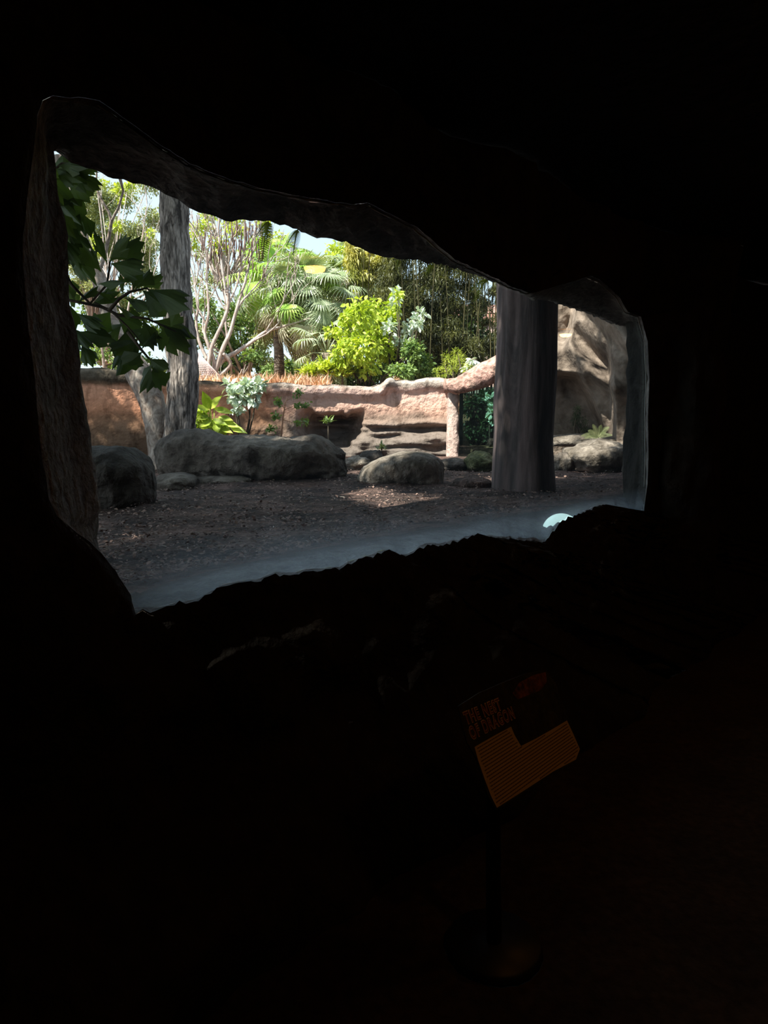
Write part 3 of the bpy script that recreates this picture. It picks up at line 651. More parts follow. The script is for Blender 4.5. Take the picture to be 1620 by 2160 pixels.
profile_rock('boulder', [(120,975,1050),(150,950,1070),(190,940,1078),(235,942,1080),(262,943,1080),(290,958,1076),(314,977,1066),(323,990,1050)],
    5.25, 0.36, M['boulderdark'], 'dark squarish boulder at the left, beside the window jamb', seed=12, amp=0.05, expo=3.2)
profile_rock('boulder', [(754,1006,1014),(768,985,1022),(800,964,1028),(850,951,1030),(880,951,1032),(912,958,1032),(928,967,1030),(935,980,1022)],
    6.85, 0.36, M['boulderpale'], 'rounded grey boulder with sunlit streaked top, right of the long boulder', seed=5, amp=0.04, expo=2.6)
def rock_px(px0, px1, pyt, pyb, depth, mat, label, seed, rough=0.2, cat='rock', name='rock', Y=None, group=None):
    g = G((px0+px1)/2, pyb) if Y is None else P((px0+px1)/2, pyb, Y)
    t = P((px0+px1)/2, pyt, g.y); w = (P(px1, pyb, g.y)-P(px0, pyb, g.y)).length/2; H = t.z-g.z
    return rock(name, (g.x, g.y+depth*0.4, g.z+H*0.33), (w, depth, H*0.68), mat, label, cat, seed, rough, group=group)
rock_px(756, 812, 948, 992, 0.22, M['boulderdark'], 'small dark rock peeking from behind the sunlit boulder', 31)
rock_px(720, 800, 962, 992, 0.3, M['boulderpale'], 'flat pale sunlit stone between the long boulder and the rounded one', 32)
rock_px(984, 1046, 955, 992, 0.3, M['moss'], 'moss topped rock in front of the far green glass', 33)
rock_px(925, 990, 968, 990, 0.25, M['boulderdark'], 'low dark rock at the foot of the pale pink post', 34)
rock_px(955, 1040, 1008, 1028, 0.2, M['soil'], 'low earth covered rock left of the pillar foot', 35, 0.1)
rock_px(1196, 1350, 932, 992, 0.5, M['boulderpale'], 'broad flat topped pale rock at the right, below the cliff', 36, 0.22)
rock_px(1168, 1212, 955, 992, 0.2, M['boulder'], 'small rounded rock between the pillar and the flat pale rock', 37)
rock_px(1322, 1368, 962, 1010, 0.2, M['boulderdark'], 'small dark rock at the right window jamb', 38)
rock_px(1150, 1330, 916, 940, 0.6, M['boulderpale'], 'layered flat stone shelf at the foot of the cliff', 39, 0.1, Y=10.3)
rock_px(318, 408, 1000, 1034, 0.32, M['boulder'], 'low slanting slab under the left end of the long boulder', 40, 0.12)
rock_px(400, 530, 1005, 1026, 0.2, M['boulder'], 'thin flat slab along the front foot of the long boulder', 41, 0.1)
rock_px(540, 622, 1003, 1018, 0.14, M['boulderpale'], 'small pale flat stone in front of the long boulder', 42, 0.1)
rock_px(820, 880, 945, 962, 0.2, M['boulderpale'], 'small pale stone behind the rounded sunlit boulder', 43, 0.15)
# ---- pillar
def pillar():
    Y = 6.55; mb = MB(); K = 72; NZ = 90; le = [(520,1047),(600,1048),(700,1049),(800,1045),(860,1041),(900,1043),(1010,1038),(1040,1036)]
    re = [(520,1184),(600,1179),(640,1175),(800,1172),(900,1166),(940,1164),(1000,1168),(1050,1172)]
    for j in range(NZ):
        py = lerp(1052, 470, j/(NZ-1)); xl = P(interp(le, py), py, Y).x; xr = P(interp(re, py), py, Y).x; z = P(1100, py, Y).z
        cx = (xl+xr)/2; hw = (xr-xl)/2
        for k in range(K):
            th = 2*PI*k/K; c, s = math.cos(th), math.sin(th)
            # blunt wedge towards the window: ridge near the middle
            e = 1.0
            x = math.copysign(abs(c)**0.8, c); y = math.copysign(abs(s)**0.9, s)
            if s < 0: y *= 1.0+0.25*max(0, 1-abs(c-0.0)*2.2)
            g = 0.035*noise.noise(Vector((c*5, s*5, z*0.5)))+0.02*noise.noise(Vector((c*14, s*14, z*0.8)))+0.02*nz((c, s, z), 2.2, 50)
            mb.v.append((cx+hw*x*(1+g*(1 if abs(c) < .9 else .3)), Y+hw*0.95*y*(1+g*1.6), z))
    for j in range(NZ-1):
        for k in range(K): mb.f.append((j*K+k, j*K+(k+1) % K, (j+1)*K+(k+1) % K, (j+1)*K+k))
    mb.f.append(tuple(range(K))[::-1]); mb.f.append(tuple((NZ-1)*K+k for k in range(K)))
    tag(mb.build('rock_pillar', M['pillar']), 'thick grooved pillar like a tree trunk, standing in the enclosure right of centre', 'pillar')
pillar()
# ---- overhanging rock roof outside the window
mb = MB(); nu, nv = 120, 26
for side in (0, 1):
    for i in range(nu):
        s = lerp(-3.2, 9.0, i/(nu-1)); wd = 1.72+0.1*nz((s, 0, 0), 1.3, 60)+0.07*nz((s, 0, 0), 5, 61)
        for j in range(nv):
            t = j/(nv-1); o = lerp(0.40, wd, t); z = (3.02+0.05*nz((s, o, 0), 2, 62)) if side == 0 else 3.3+0.1*nz((s, o, 0), 1, 63)-0.15*t**4
            mb.v.append(tuple(FS(s, z, o)))
mb.f = grid_faces(nu, nv, False, False)+grid_faces(nu, nv, False, True, nu*nv)
for i in range(nu-1):
    a = i*nv+nv-1; mb.f.append((a, a+nv, a+nv+nu*nv, a+nu*nv)); a = i*nv; mb.f.append((a, a+nu*nv, a+nv+nu*nv, a+nv))
for i in (0, nu-1):
    mb.f.append(tuple(i*nv+j for j in range(nv))+tuple(nu*nv+i*nv+j for j in range(nv-1, -1, -1)))
struct(mb.build('roof', M['reveal']), 'rock roof overhanging the ground outside the window')
# ---- far pink wall
fp = [(-900,8.4),(-260,9.3),(-80,9.8),(150,10.3),(320,10.6),(420,11.0),(560,11.4),(640,11.6),(700,11.8),(820,12.0),(958,12.05)]
tops = [(-260,770),(150,778),(200,774),(260,780),(300,790),(400,802),(500,806),(560,808),(600,806),(640,812),(700,811),(780,815),(802,810),(816,798),(824,796),(834,802),(870,801),(900,796),(930,797),(958,800)]
mb = MB(); nu, nv = 420, 64
topz = []
for i in range(nu):
    px = lerp(-900, 958, (i/(nu-1))**.72); Y = interp(fp, px); zt = P(px, interp(tops, px), Y).z+0.012*nz((px/40, 0, 0), 1, 70)
    for j in range(nv):
        t = j/(nv-1); z = lerp(0.7, zt, min(1, t/0.86)); y = Y
        p = Vector((P(px, 800, Y).x, Y, z))
        cap = sm(zt-0.26, zt-0.12, z); d = -0.07*cap
        low = sm(1.55, 1.3, z); 
        d += -0.10*low*(0.5+nz(p, 1.2, 71))
        R = sm(600, 700, px); d += R*low*(-0.20*noise.noise(Vector((p.x*0.8, 0, p.z*9)))-0.12*noise.noise(Vector((p.x*2.5, 1, p.z*15))))
        bowl = math.exp(-((px-870)/70)**2)*sm(1.35, 1.05, z); d -= 0.30*bowl
        nich = math.exp(-(((px-698+18*nz(p, 2.5, 77))/56)**4))*sm(1.60, 1.46, z+.12*nz(p, 2.2, 78))*sm(0.85, 1.15, z); d += 0.7*nich
        k_w = 0.35+0.65*sm(1.6, 1.4, z)+0.4*cap; d += (0.035*nz(p, 2.0, 72)+0.012*nz(p, 7, 73))*k_w
        if 790 < px < 850: d -= 0.10*math.exp(-((px-822+(zt-z)*40)/14)**2)*sm(zt-0.35, zt-0.1, z)
        if t > 0.86:  # over the top
            k = (t-0.86)/0.14; y2 = Y+d+0.5*k; z2 = zt-0.05*(1-math.sin(PI*min(1, k*1.5+0.15)))*0.6-0.12*k*k
            mb.v.append((p.x, y2, z2+0.015*nz((p.x, y2, 0), 4, 74)))
        else:
            rr = sm(zt-0.06, zt, z)*0.05
            mb.v.append((p.x, y+d+rr, z))
mb.f = grid_faces(nu, nv)
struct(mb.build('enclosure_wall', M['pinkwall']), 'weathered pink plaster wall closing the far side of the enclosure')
# pale post and pink beam over the far glass
pt = MB(); K = 28
for j in range(24):
    py = lerp(985, 822, j/23); xl, xr = P(941+4*(j/23), py, 11.75).x, P(969-2*(j/23)+2*math.sin(j), py, 11.75).x; z = P(950, py, 11.75).z
    for k in range(K):
        th = 2*PI*k/K; c, s = math.cos(th), math.sin(th); q = 0.006*nz((c, s, z), 5, 80)
        pt.v.append(((xl+xr)/2+(xr-xl)/2*math.copysign(abs(c)**.6, c)+q, 11.8+0.14*math.copysign(abs(s)**.6, s)+q, z))
for j in range(23):
    for k in range(K): pt.f.append((j*K+k, j*K+(k+1) % K, (j+1)*K+(k+1) % K, (j+1)*K+k))
pt.f.append(tuple(range(K))[::-1]); pt.f.append(tuple(23*K+k for k in range(K)))
tag(pt.build('plaster_post', M['pinkpost']), 'pale pink plaster post at the left edge of the far green glass', 'post')
bm_ = MB(); K = 32; NB = 60
bt = [(935,800),(960,798),(985,784),(1010,768),(1045,750),(1090,735),(1140,722),(1200,712)]; bb = [(935,826),(960,832),(985,828),(1010,821),(1045,809),(1090,800),(1140,796),(1200,796)]
for i in range(NB):
    px = lerp(938, 1150, i/(NB-1)); Y = 11.75-0.9*i/(NB-1); a = P(px, interp(bt, px), Y); b = P(px, interp(bb, px), Y)
    for k in range(K):
        th = 2*PI*k/K; c, s = math.cos(th), math.sin(th)
        p = Vector((a.x, Y+0.26*math.copysign(abs(c)**.75, c), (a.z+b.z)/2+(a.z-b.z)/2*math.copysign(abs(s)**.8, s)))
        r = 0.05*nz(p, 2.5, 90)+0.02*nz(p, 8, 91)
        bm_.v.append(tuple(p+Vector((0, c, s*.5))*r))
for i in range(NB-1):
    for k in range(K): bm_.f.append((i*K+k, (i+1)*K+k, (i+1)*K+(k+1) % K, i*K+(k+1) % K))
bm_.f.append(tuple(range(K))); bm_.f.append(tuple((NB-1)*K+k for k in range(K))[::-1])
tag(bm_.build('rock_beam', M['pinkbeam']), 'curved pink plaster beam over the far green glass, running behind the pillar', 'beam')
# far glass with dim shelter behind
w2 = thing('window_2', tuple(P(1010, 965, 11.85)), 'green tinted glass panel under the pink beam', None); w2['kind'] = 'structure'
mb = MB(); a, b = P(966, 980, 11.8), P(1180, 815, 11.5)
mb.box(((a.x+b.x)/2, 11.7, (a.z+b.z)/2), ((b.x-a.x)/2, 0.008, (b.z-a.z)/2)); mb.build('glass', M['glassgreen'], w2, False)
for fx, wd in ((972, .03), (1004, .008), (1013, .006)):
    mb = MB(); q = P(fx, 900, 11.9 if fx < 980 else 13.2); y0 = q.y; mb.box((q.x, y0, 1.35 if fx < 980 else 1.25), (wd, 0.03, 0.62 if fx < 980 else 0.45)); mb.build('frame_post', M['lf_dark'] if fx < 980 else M['littergrey'], w2, False)
# ---- cliff on the right
def cliff():
    mb = MB(); nu, nv = 170, 190; vs = []
    x0, x1, y0, y1 = 1105, 1470, 1000, 540
    for i in range(nu):
        px = lerp(x0, x1, i/(nu-1))
        for j in range(nv):
            py = lerp(y0, y1, j/(nv-1))
            up = (930-py)/300.0
            Y = 10.9-0.25*up-1.3*sm(1185, 1350, px)*(0.35+0.65*sm(900, 650, py))
            # diagonal folds falling to the right
            u = (px-1200)*0.72-(py-700)*0.70; w = (px-1200)*.7+(py-700)*.72
            Y += (0.22*math.sin(u/17.0+0.6*math.sin(w/40))+0.10*math.sin(u/8.0+1))*sm(60, -10, py-800)*sm(1180, 1215, px)
            # right buttress
            e = px-(1288+(py-840)*0.05); Y -= 0.55*sm(-4, 10, e)*sm(700, 790, py)
            # cave recess in the lower left
            ed = 1218+(py-790)*0.42
            rec = sm(ed+14, ed-6, px)*sm(782, 800, py-0.05*(px-1180)); Y += 0.75*rec
            foot = sm(880, 935, py); Y -= 0.35*foot*rec
            # lump over the recess
            Y -= 0.25*math.exp(-((px-1225)/16)**2-((py-805)/30)**2)
            # left shoulder recedes at top
            tl_ = sm(1212, 1196, px+(py-690)*0.25)*sm(745, 700, py); Y += 0.6*tl_
            p = P(px, py, Y); p.y += 0.06*nz(p, 1.3, 95)+0.018*nz(p, 5, 96)+0.006*nz(p, 14, 97)
            # crest of the shoulder behind the pillar
            zt = lerp(1.5+ (880-716)/F*10.9, 99, sm(1158, 1182, px))
            if px < 1182 and p.z > zt: p.z = zt+0.05*nz(p, 3, 98)
            vs.append(p)
    mb.v = [tuple(p) for p in vs]; nf = len(vs)
    mb.v += [(p.x, max(p.y+0.3, 13.2), p.z) for p in vs]
    mb.f = grid_faces(nu, nv)+[tuple(k+nf for k in f[::-1]) for f in grid_faces(nu, nv)]
    for i in range(nu-1):
        for j in (0, nv-1): a = i*nv+j; mb.f.append((a, a+nv, a+nv+nf, a+nf))
    for j in range(nv-1):
        for i in (0, nu-1): a = i*nv+j; mb.f.append((a, a+1, a+1+nf, a+nf))
    struct(mb.build('rock_cliff', M['cliff']), 'folded brown rock cliff at the right of the enclosure')
cliff()
# garden bank behind the wall
mb = MB(); nu, nv = 60, 40
for i in range(nu):
    for j in range(nv):
        x = lerp(-18, 14, i/(nu-1)); y = lerp(12.2, 42, (j/(nv-1))**1.4)
        if x < -2: y = y-(min(1.6, (-2-x)*0.35))
        mb.v.append((x, y, 1.98+0.05*nz((x, y, 0), .5, 100) - (0.5 if j == 0 else 0) - 1.0*sm(1.2, 1.5, x)*sm(14.4, 13.8, y)))
mb.f = grid_faces(nu, nv, False, True)
struct(mb.build('garden_ground', M['gardensoil']), 'raised planted ground behind the pink wall')
ZG = 1.98
# ================================================================ PLANTS
def seg_tube(name, pts, mat, parent, k=16, rough=0.0, seed=0, dense=6):
    """pts: (px, py, Y, radius) -> smooth trunk"""
    P3 = [(P(a, b, c), r) for a, b, c, r in pts]; out = []; rr = []
    n = len(P3)
    for i in range(n-1):
        p0, p1, p2, p3 = P3[max(i-1, 0)][0], P3[i][0], P3[i+1][0], P3[min(i+2, n-1)][0]
        for j in range(dense):
            t = j/dense; q = 0.5*((2*p1)+(p2-p0)*t+(2*p0-5*p1+4*p2-p3)*t*t+(3*p1-p0-3*p2+p3)*t**3); out.append(q); rr.append(lerp(P3[i][1], P3[i+1][1], t))
    out.append(P3[-1][0]); rr.append(P3[-1][1])
    mb = MB(); mb.tube(out, rr, k)
    if rough:
        m = len(out)
        for i in range(m):
            c = out[i]
            for j in range(k):
                v = Vector(mb.v[i*k+j]); d = v-c; v = c+d*(1+rough*nz(v, 5, seed)+rough*.6*nz(v, 14, seed+1)); mb.v[i*k+j] = tuple(v)
    return mb.build(name, mat, parent)
# --- two big trunks with an unseen canopy shaped for its shade
b = G(374, 962); t1 = thing('tree', (b.x, b.y, 0.85), 'tall straight grey barked tree trunk behind the left end of the long boulder', 'tree')
seg_tube('trunk', [(378,985,8.7,.20),(380,900,8.7,.185),(386,780,8.7,.185),(374,640,8.7,.175),(370,500,8.7,.17),(368,400,8.7,.165),(366,250,8.6,.16),(360,80,8.4,.15)], M['bark'], t1, 26, 0.10, 1, 14)
mb = MB(); tips = []
rr_ = random.Random(5); top = P(360, 90, 8.4)
for k in range(7):
    d = Vector((-0.7+rr_.uniform(-.8, .9), -0.9+rr_.uniform(-.6, .5), 0.25+rr_.uniform(0, .3)))
    grow(mb, top, d, 1.7, 0.08, 3, 0.5, 0.05, 7, tips, 4, rr_, 0.75)
mb.build('branches', M['bark'], t1)
cc = []; cr_ = []
rs = random.Random(9)
for k in range(400):  # unseen leaf clumps massed where the ground and walls need shade
    x, y = rs.uniform(-9.5, 2.4), rs.uniform(0.4, 8.8)
    if k >= 230: x, y = rs.uniform(-1, 2.6), rs.uniform(5.4, 7.4)
    if k >= 270: x, y = rs.uniform(-6.2, -3.6), rs.uniform(1.4, 4.8)
    if k >= 330: x, y = rs.uniform(-6.4, -3.8), rs.uniform(.4, 3.6)
    if x > -5.6: y = min(y, 7.3-rs.random())
    z = 6.9+rs.uniform(-.5, 1.3)
    if y > 7.4: z += 0.6
    cc.append((x, y, z)); cr_.append((.75, .75, .35))
SUN = Vector((-0.45, -0.42, 0.79)).normalized()
gaps = [(G(770, 1041), .15), (G(800, 1048), .2), (G(830, 1058), .2), (G(850, 1066), .13), (G(905, 1050), .08), (G(880, 1044), .07), (G(425, 1084), .02),
        (G(1022, 1010), .12), (G(1048, 1016), .09), (G(700, 1013), .09), (G(655, 1013), .07), (G(600, 1011), .06), (P(830, 962, 6.85), .17), (P(795, 985, 6.7), .13), (P(865, 958, 6.9), .12), (P(1240, 945, 8.9), .3), (P(1290, 942, 9.0), .22),
        (P(770, 975, 8.2), .3), (P(725, 972, 8.2), .25), (P(1300, 828, 9.3), .07), (P(1222, 668, 9.7), .16), (P(1205, 925, 10.0), .25), (P(1275, 910, 9.7), .25), (P(512, 830, 10.6), .38), (P(450, 862, 9.7), .26), (P(480, 895, 9.7), .2),
        (P(1180, 1010, 7.6), .12), (P(1290, 1010, 7.8), .06), (P(395, 800, 8.6), .10), (P(400, 700, 8.6), .10), (P(880, 925, 11.7), .15)]
p_, u_ = blob(cc, cr_, 100000, shell=0.1); keep = np.ones(len(p_), bool)
for q, r in gaps:  # leaves removed along sun rays to let chosen light patches through
    w_ = p_-np.array(q); sv = np.array(SUN); al = w_@sv; dist = np.linalg.norm(w_-al[:, None]*sv, axis=1); keep &= dist > r*1.15+.12*(0.5+0.5*np.sin(p_[:, 0]*17+p_[:, 1]*11))+.04
p_ = p_[keep]; u_ = u_[keep]
link('shade_canopy', leaves_mesh('shade_canopy', p_, u_*.6+RNG.normal(0, .6, p_.shape)+np.array([0, 0, -.3]), .17*(.7+.6*RNG.random(len(p_))), T_DIAMOND, roll=.8), M['lf_mid'], t1, False)
b = G(332, 975); t2 = thing('tree', (b.x, b.y, 0.85), 'leaning pale mottled tree trunk beside the straight grey trunk, bending up to the left', 'tree')
seg_tube('trunk', [(338,990,8.9,.15),(335,940,8.9,.135),(328,880,8.9,.15),(314,830,8.95,.165),(294,788,9.0,.165),(264,745,9.1,.13),(240,700,9.2,.11),(225,640,9.3,.10),(205,580,9.4,.095),(178,520,9.5,.085),(150,430,9.5,.08),(120,330,9.5,.07)], M['barkpale'], t2, 22, 0.07, 5, 8)
mb = MB()
for q, d in ((P(205, 580, 9.4), (.5, 0, .8)),): grow(mb, q, Vector(d), 0.7, 0.03, 3, 0.5, 0.1, 6, None, 4, rr_, .75)
mb.build('branches', M['barkpale'], t2)
# --- fishtail palm at the left, close to the window
def fishtail_leaf(L, Wd, rng, fold=0.12):
    """wedge leaflet, ragged at the wide outer edge"""
    n = 9; vs = [(0, 0, 0)]; fs = []
    asym = rng.uniform(-.25, .25)
    mid = []; edge = []
    for i in range(n):
        t = i/(n-1)*2-1; 
        x = t*Wd/2*0.72; mid.append((x, L*0.5*(1-0.15*abs(t)), -abs(t)*fold*Wd))
        r = 1-0.42*abs(t+asym)+rng.uniform(-.09, .09)+(0.12 if i % 2 else -0.05)
        if i == 0: r -= .05
        edge.append((t*Wd/2*1.05, L*r, -abs(t)*fold*1.6*Wd-0.05*L))
    q = [(t_*0.22, 0.16*L, 0) for t_ in [m[0] for m in mid]]
    vs += q+mid+edge
    for i in range(n-1):
        fs.append((0, 1+i, 2+i)); fs.append((1+i, 1+n+i, 2+n+i, 2+i)); fs.append((1+n+i, 1+2*n+i, 2+2*n+i, 2+n+i))
    return vs, fs
fpb = P(96, 1000, 3.2)
fpalm = thing('fishtail_palm', (fpb.x, fpb.y, 0.85), 'dark leaved fishtail palm arching in from the left edge of the window', 'palm')
mb = MB(); mb.tube([(fpb.x, fpb.y, 0.8), P(90, 800, 3.2), P(96, 620, 3.2), P(100, 480, 3.2)], [.05, .045, .04, .03], 10); mb.build('trunk', M['culm'], fpalm)
# fronds: rachis pixels; leaflets: (base px, base py, tip px, tip py, width px)
fronds = [
 ([(100,500),(150,600),(190,640),(226,600),(232,552),(238,545)], 3.3, [(232,548,262,500,40),(230,552,300,500,64),(232,556,297,566,50),(228,560,196,486,22),(215,575,175,520,40),(205,600,255,590,26),(200,610,232,640,30)]),
 ([(98,560),(140,632),(190,642),(230,652),(270,690),(300,725)], 3.35, [(160,636,128,590,46),(165,640,200,600,34),(190,645,248,612,30),(205,648,245,596,22),(235,655,200,700,46),(240,660,300,690,56),(262,680,210,720,40),(275,695,330,715,46),(270,690,262,760,52),(285,708,250,790,60),(292,715,240,742,44),(140,632,155,700,40)]),
 ([(230,655),(252,630),(276,615),(310,608),(345,640)], 3.3, [(262,622,245,576,30),(280,615,290,562,26),(285,612,318,568,42),(300,610,340,580,30),(300,612,352,650,60),(312,610,398,640,58),(262,628,318,648,30),(270,622,290,660,26)]),
 ([(200,640),(250,665),(310,672),(350,690),(372,700)], 3.4, [(310,672,352,640,30),(320,676,405,700,66),(340,682,400,735,62),(345,690,340,740,30),(300,672,330,735,44),(285,668,250,640,34),(360,690,372,655,36)]),
 ([(270,700),(300,740),(322,765)], 3.3, [(322,766,290,820,46),(323,766,345,826,48),(312,755,350,780,32),(300,742,262,775,46),(298,738,325,700,34)]),
 ([(96,470),(120,400),(150,360),(180,350)], 3.25, [(140,372,195,420,60),(120,400,165,470,60),(110,430,160,520,66),(150,360,205,400,44),(130,385,90,330,40),(165,352,150,320,44),(108,440,150,400,50),(112,420,120,500,44),(104,470,175,540,60),(140,370,200,350,30)]),
 ([(130,700),(165,720),(190,740)], 3.4, [(165,700,240,712,44),(150,690,190,730,40),(170,720,200,770,34),(140,680,150,760,40),(160,660,215,690,34)]),
 ([(90,400),(100,370),(130,345),(190,340)], 3.2, [(105,360,150,330,36),(112,355,165,372,44),(130,350,188,385,40),(100,370,150,420,50),(98,380,120,440,44),(150,345,205,365,30),(95,400,160,455,50),(120,350,180,345,34),(94,430,150,500,56),(100,450,128,520,50),(105,480,170,560,44)]),
 ([(110,420),(160,480),(170,520)], 3.35, [(150,430,118,500,40),(165,440,185,500,40),(150,460,175,560,46),(135,520,190,600,44),(128,480,160,560,50),(140,590,150,650,40),(130,540,120,600,30)]),
]
lr = random.Random(4)
for pts, Y, lfs in fronds:
    mb = MB(); q = [P(a, b, Y) for a, b in pts]
    mb.tube(q, [0.009-0.006*i/(len(q)-1) for i in range(len(q))], 6); fr_ = mb.build('frond', M['darktwig'], fpalm)
    for (bx, by, tx, ty, w) in lfs:
        Yj = Y+lr.uniform(-.12, .12); a = P(bx, by, Yj); b = P(tx, ty, Yj+lr.uniform(-.18, .10)); d = b-a; L = d.length; d.normalize()
        Wd = w*Yj/F*1.0; vs, fs = fishtail_leaf(L, Wd, lr)
        toward = Vector((lr.uniform(-.5, .5), -1, lr.uniform(-.1, .6))); x = d.cross(toward).normalized(); z = x.cross(d)
        mm = MB(); mm.v = [tuple(a+x*v[0]+d*v[1]+z*v[2]) for v in vs]; mm.f = fs; lo = mm.build('leaflet', M['fishtail'], fr_, False)
        lo.matrix_parent_inverse = Matrix.Identity(4)
        lo.matrix_parent_inverse = fr_.matrix_parent_inverse.inverted() if False else Matrix.Identity(4)
# --- helper plants
def plant(name, px, Y, z, label, cat, group=None):
    q = P(px, 900, Y); return thing(name, (q.x, Y, z), label, cat, group)
def blob_px(spec, Y, jy=0.5):
    """spec: (px, py, rx_px, ry_px)"""
    c = []; r = []
    for a, b, rx, ry in spec:
        yy = Y+random.uniform(-jy, jy); q = P(a, b, yy); c.append(tuple(q)); r.append((rx*Y/F, max(rx, ry)*Y/F*0.8, ry*Y/F))
    return c, r
def bushy(name, label, cat, base_px, Y, spec, n, size, mat, z=ZG, tmpl=T_DIAMOND, stems=4, twig='darktwig', group=None, out=0.6, droop=0.3, jy=0.5, shell=0.4, extra=None):
    t = plant(name, base_px, Y, z, label, cat, group); c, r = blob_px(spec, Y, jy)
    foliage('foliage', c, r, n, size, mat, t, tmpl, out, droop, shell)
    mb = MB(); b = Vector(t.location)
    for k in range(len(c)):
        e = Vector(c[k]); m = b.lerp(e, 0.5)+Vector((random.uniform(-.1, .1), 0, 0.1))
        mb.tube([b+Vector((random.uniform(-.05, .05), 0, -.03)), m, e], [0.02*Y/12, 0.013*Y/12, 0.004], 5)
    mb.build('stems', M[twig], t)
    return t
# bright shrub in the middle
bushy('leafy_shrub', 'bright lime green leafy shrub standing behind the middle of the pink wall', 'shrub', 775, 13.0,
      [(760,660,38,30),(790,690,40,34),(735,705,30,28),(812,735,34,26),(755,735,42,32),(722,745,24,26),(700,700,16,12),(728,672,14,12),(790,650,26,22),(775,770,26,22)], 2300, 0.10, M['lf_bright'], tmpl=T_LEAF, droop=0.5)
bushy('leafy_shrub', 'silvery leaved branch shrub right of the lime green shrub', 'shrub', 850, 13.2,
      [(835,625,10,18),(828,655,14,14),(860,690,18,12),(885,665,14,11),(850,720,22,12),(880,680,12,10),(820,690,12,10)], 420, 0.10, M['lf_silver'], tmpl=T_LEAF)
bushy('leafy_shrub', 'upright yellow green shoot rising above the lime green shrub', 'shrub', 826, 13.1,
      [(832,640,9,26),(826,670,14,14),(840,620,7,10)], 260, 0.10, M['lf_bright'], tmpl=T_LEAF)
bushy('low_shrub', 'low mixed green undergrowth below the lime green shrub', 'shrub', 800, 12.9,
      [(740,775,26,20),(790,785,34,18),(845,785,34,18),(890,770,26,26),(870,740,26,26),(905,790,20,14)], 2600, 0.07, M['lf_mid'], tmpl=T_LEAF)
bushy('low_shrub', 'feathery yellow green shrub behind the right end of the pink wall', 'shrub', 955, 13.0,
      [(950,770,20,22),(930,785,16,14),(972,765,16,22),(965,745,12,12),(985,778,10,16),(940,750,9,9)], 1300, 0.06, M['lf_yellow'], tmpl=T_BLADE)
t = plant('leafy_shrub', 990, 13.05, ZG, 'single arching pale leaf spray beside the pink beam', 'shrub')
mb = MB(); mb.tube([P(975, 795, 13.05), P(980, 770, 13.05), P(995, 757, 13.05), P(1007, 760, 13.05)], [.012, .01, .008, .004], 6); mb.build('stem', M['twig'], t)
pp = [P(lerp(978, 1007, i/40), 778-22*math.sin(PI*.5*min(1, i/26))+(i/40)**3*8, 13.05) for i in range(41)]
link('foliage', leaves_mesh('foliage', np.array([tuple(p) for p in pp for _ in range(2)]), RNG.normal(0, .5, (82, 3))+[0, 0, -1], 0.11, T_LEAF), M['lf_silver'], t, False)
# spiky plants on the wall top
def spiky(px, py, Y, r, label, mat, n=90, z=ZG, cat='plant', name='spiky_plant', up=0.7, tm=T_BLADE, wid=1.0):
    t = plant(name, px, Y, z, label, cat); q = P(px, py, Y); n_ = n
    th = RNG.random(n_)*2*PI; el = RNG.uniform(0.1, 1.4, n_); d = np.stack([np.cos(th)*np.cos(el), np.sin(th)*np.cos(el), np.sin(el)*up], 1)
    pos = np.array([tuple(q)]*n_)+RNG.normal(0, r*.28, (n_, 3))*[1, 1, .5]
    T_ = (tm[0]*[wid, 1, 1], tm[1])
    link('leaves', leaves_mesh('leaves', pos, d, r*(0.6+.6*RNG.random(n_)), T_, roll=.3), mat, t, False)
    mb = MB(); mb.tube([(q.x, Y, z-.03), tuple(q)], [r*.09, r*.06], 6); mb.build('stem', M['darktwig'], t)
for px, py, r, lb in ((655,788,.22,'spiky lime green plant on the wall top below the fan palm, leftmost of three'), (688,782,.26,'spiky lime green plant on the wall top below the fan palm, middle of three'), (722,788,.24,'spiky lime green plant on the wall top below the fan palm, rightmost of three')):
    spiky(px, py, 12.7, r, lb, M['lf_yellow'], 150, wid=1.6)
# dry grass
n = 2600; pos = np.zeros((n, 3))
pxs = RNG.uniform(410, 690, n); Ys = RNG.uniform(11.9, 14.0, n)
for i in range(n):
    q = P(pxs[i], 800, Ys[i]); pos[i] = (q.x, q.y+.25, ZG-.02)
d = RNG.normal(0, .35, (n, 3)); d[:, 2] = 1
o = link('dry_grass', leaves_mesh('dry_grass', pos, d, 0.14+.22*RNG.random(n), T_BLADE), M['drygrass'], None, False); tag(o, 'dry orange grass growing along the top of the pink wall', 'grass', kind='stuff')
# net tent tip behind trunk
q = [P(418, 745, 12.8), P(475, 806, 12.6), P(400, 806, 12.3), P(415, 806, 13.3)]
t = thing('net_shelter', (q[0].x, 12.8, ZG), 'small pinkish pointed net shelter right of the straight tree trunk', 'shelter')
mb = MB()
for i in range(14):
    a = q[1].lerp(q[2], i/13); mb.tube([q[0], a], [.006, .006], 4); 
    b = q[0].lerp(q[1], i/13); c = q[0].lerp(q[2], i/13); mb.tube([b, c], [.005, .005], 4); mb.tube([q[0].lerp(q[1], i/13), q[0].lerp(q[3], i/13)], [.005, .005], 4)
mb.build('netting', M['net'], t)
mb = MB()
for k in (1, 2, 3): mb.tube([q[0], q[k]], [.012, .012], 6)
mb.build('poles', M['net'], t)
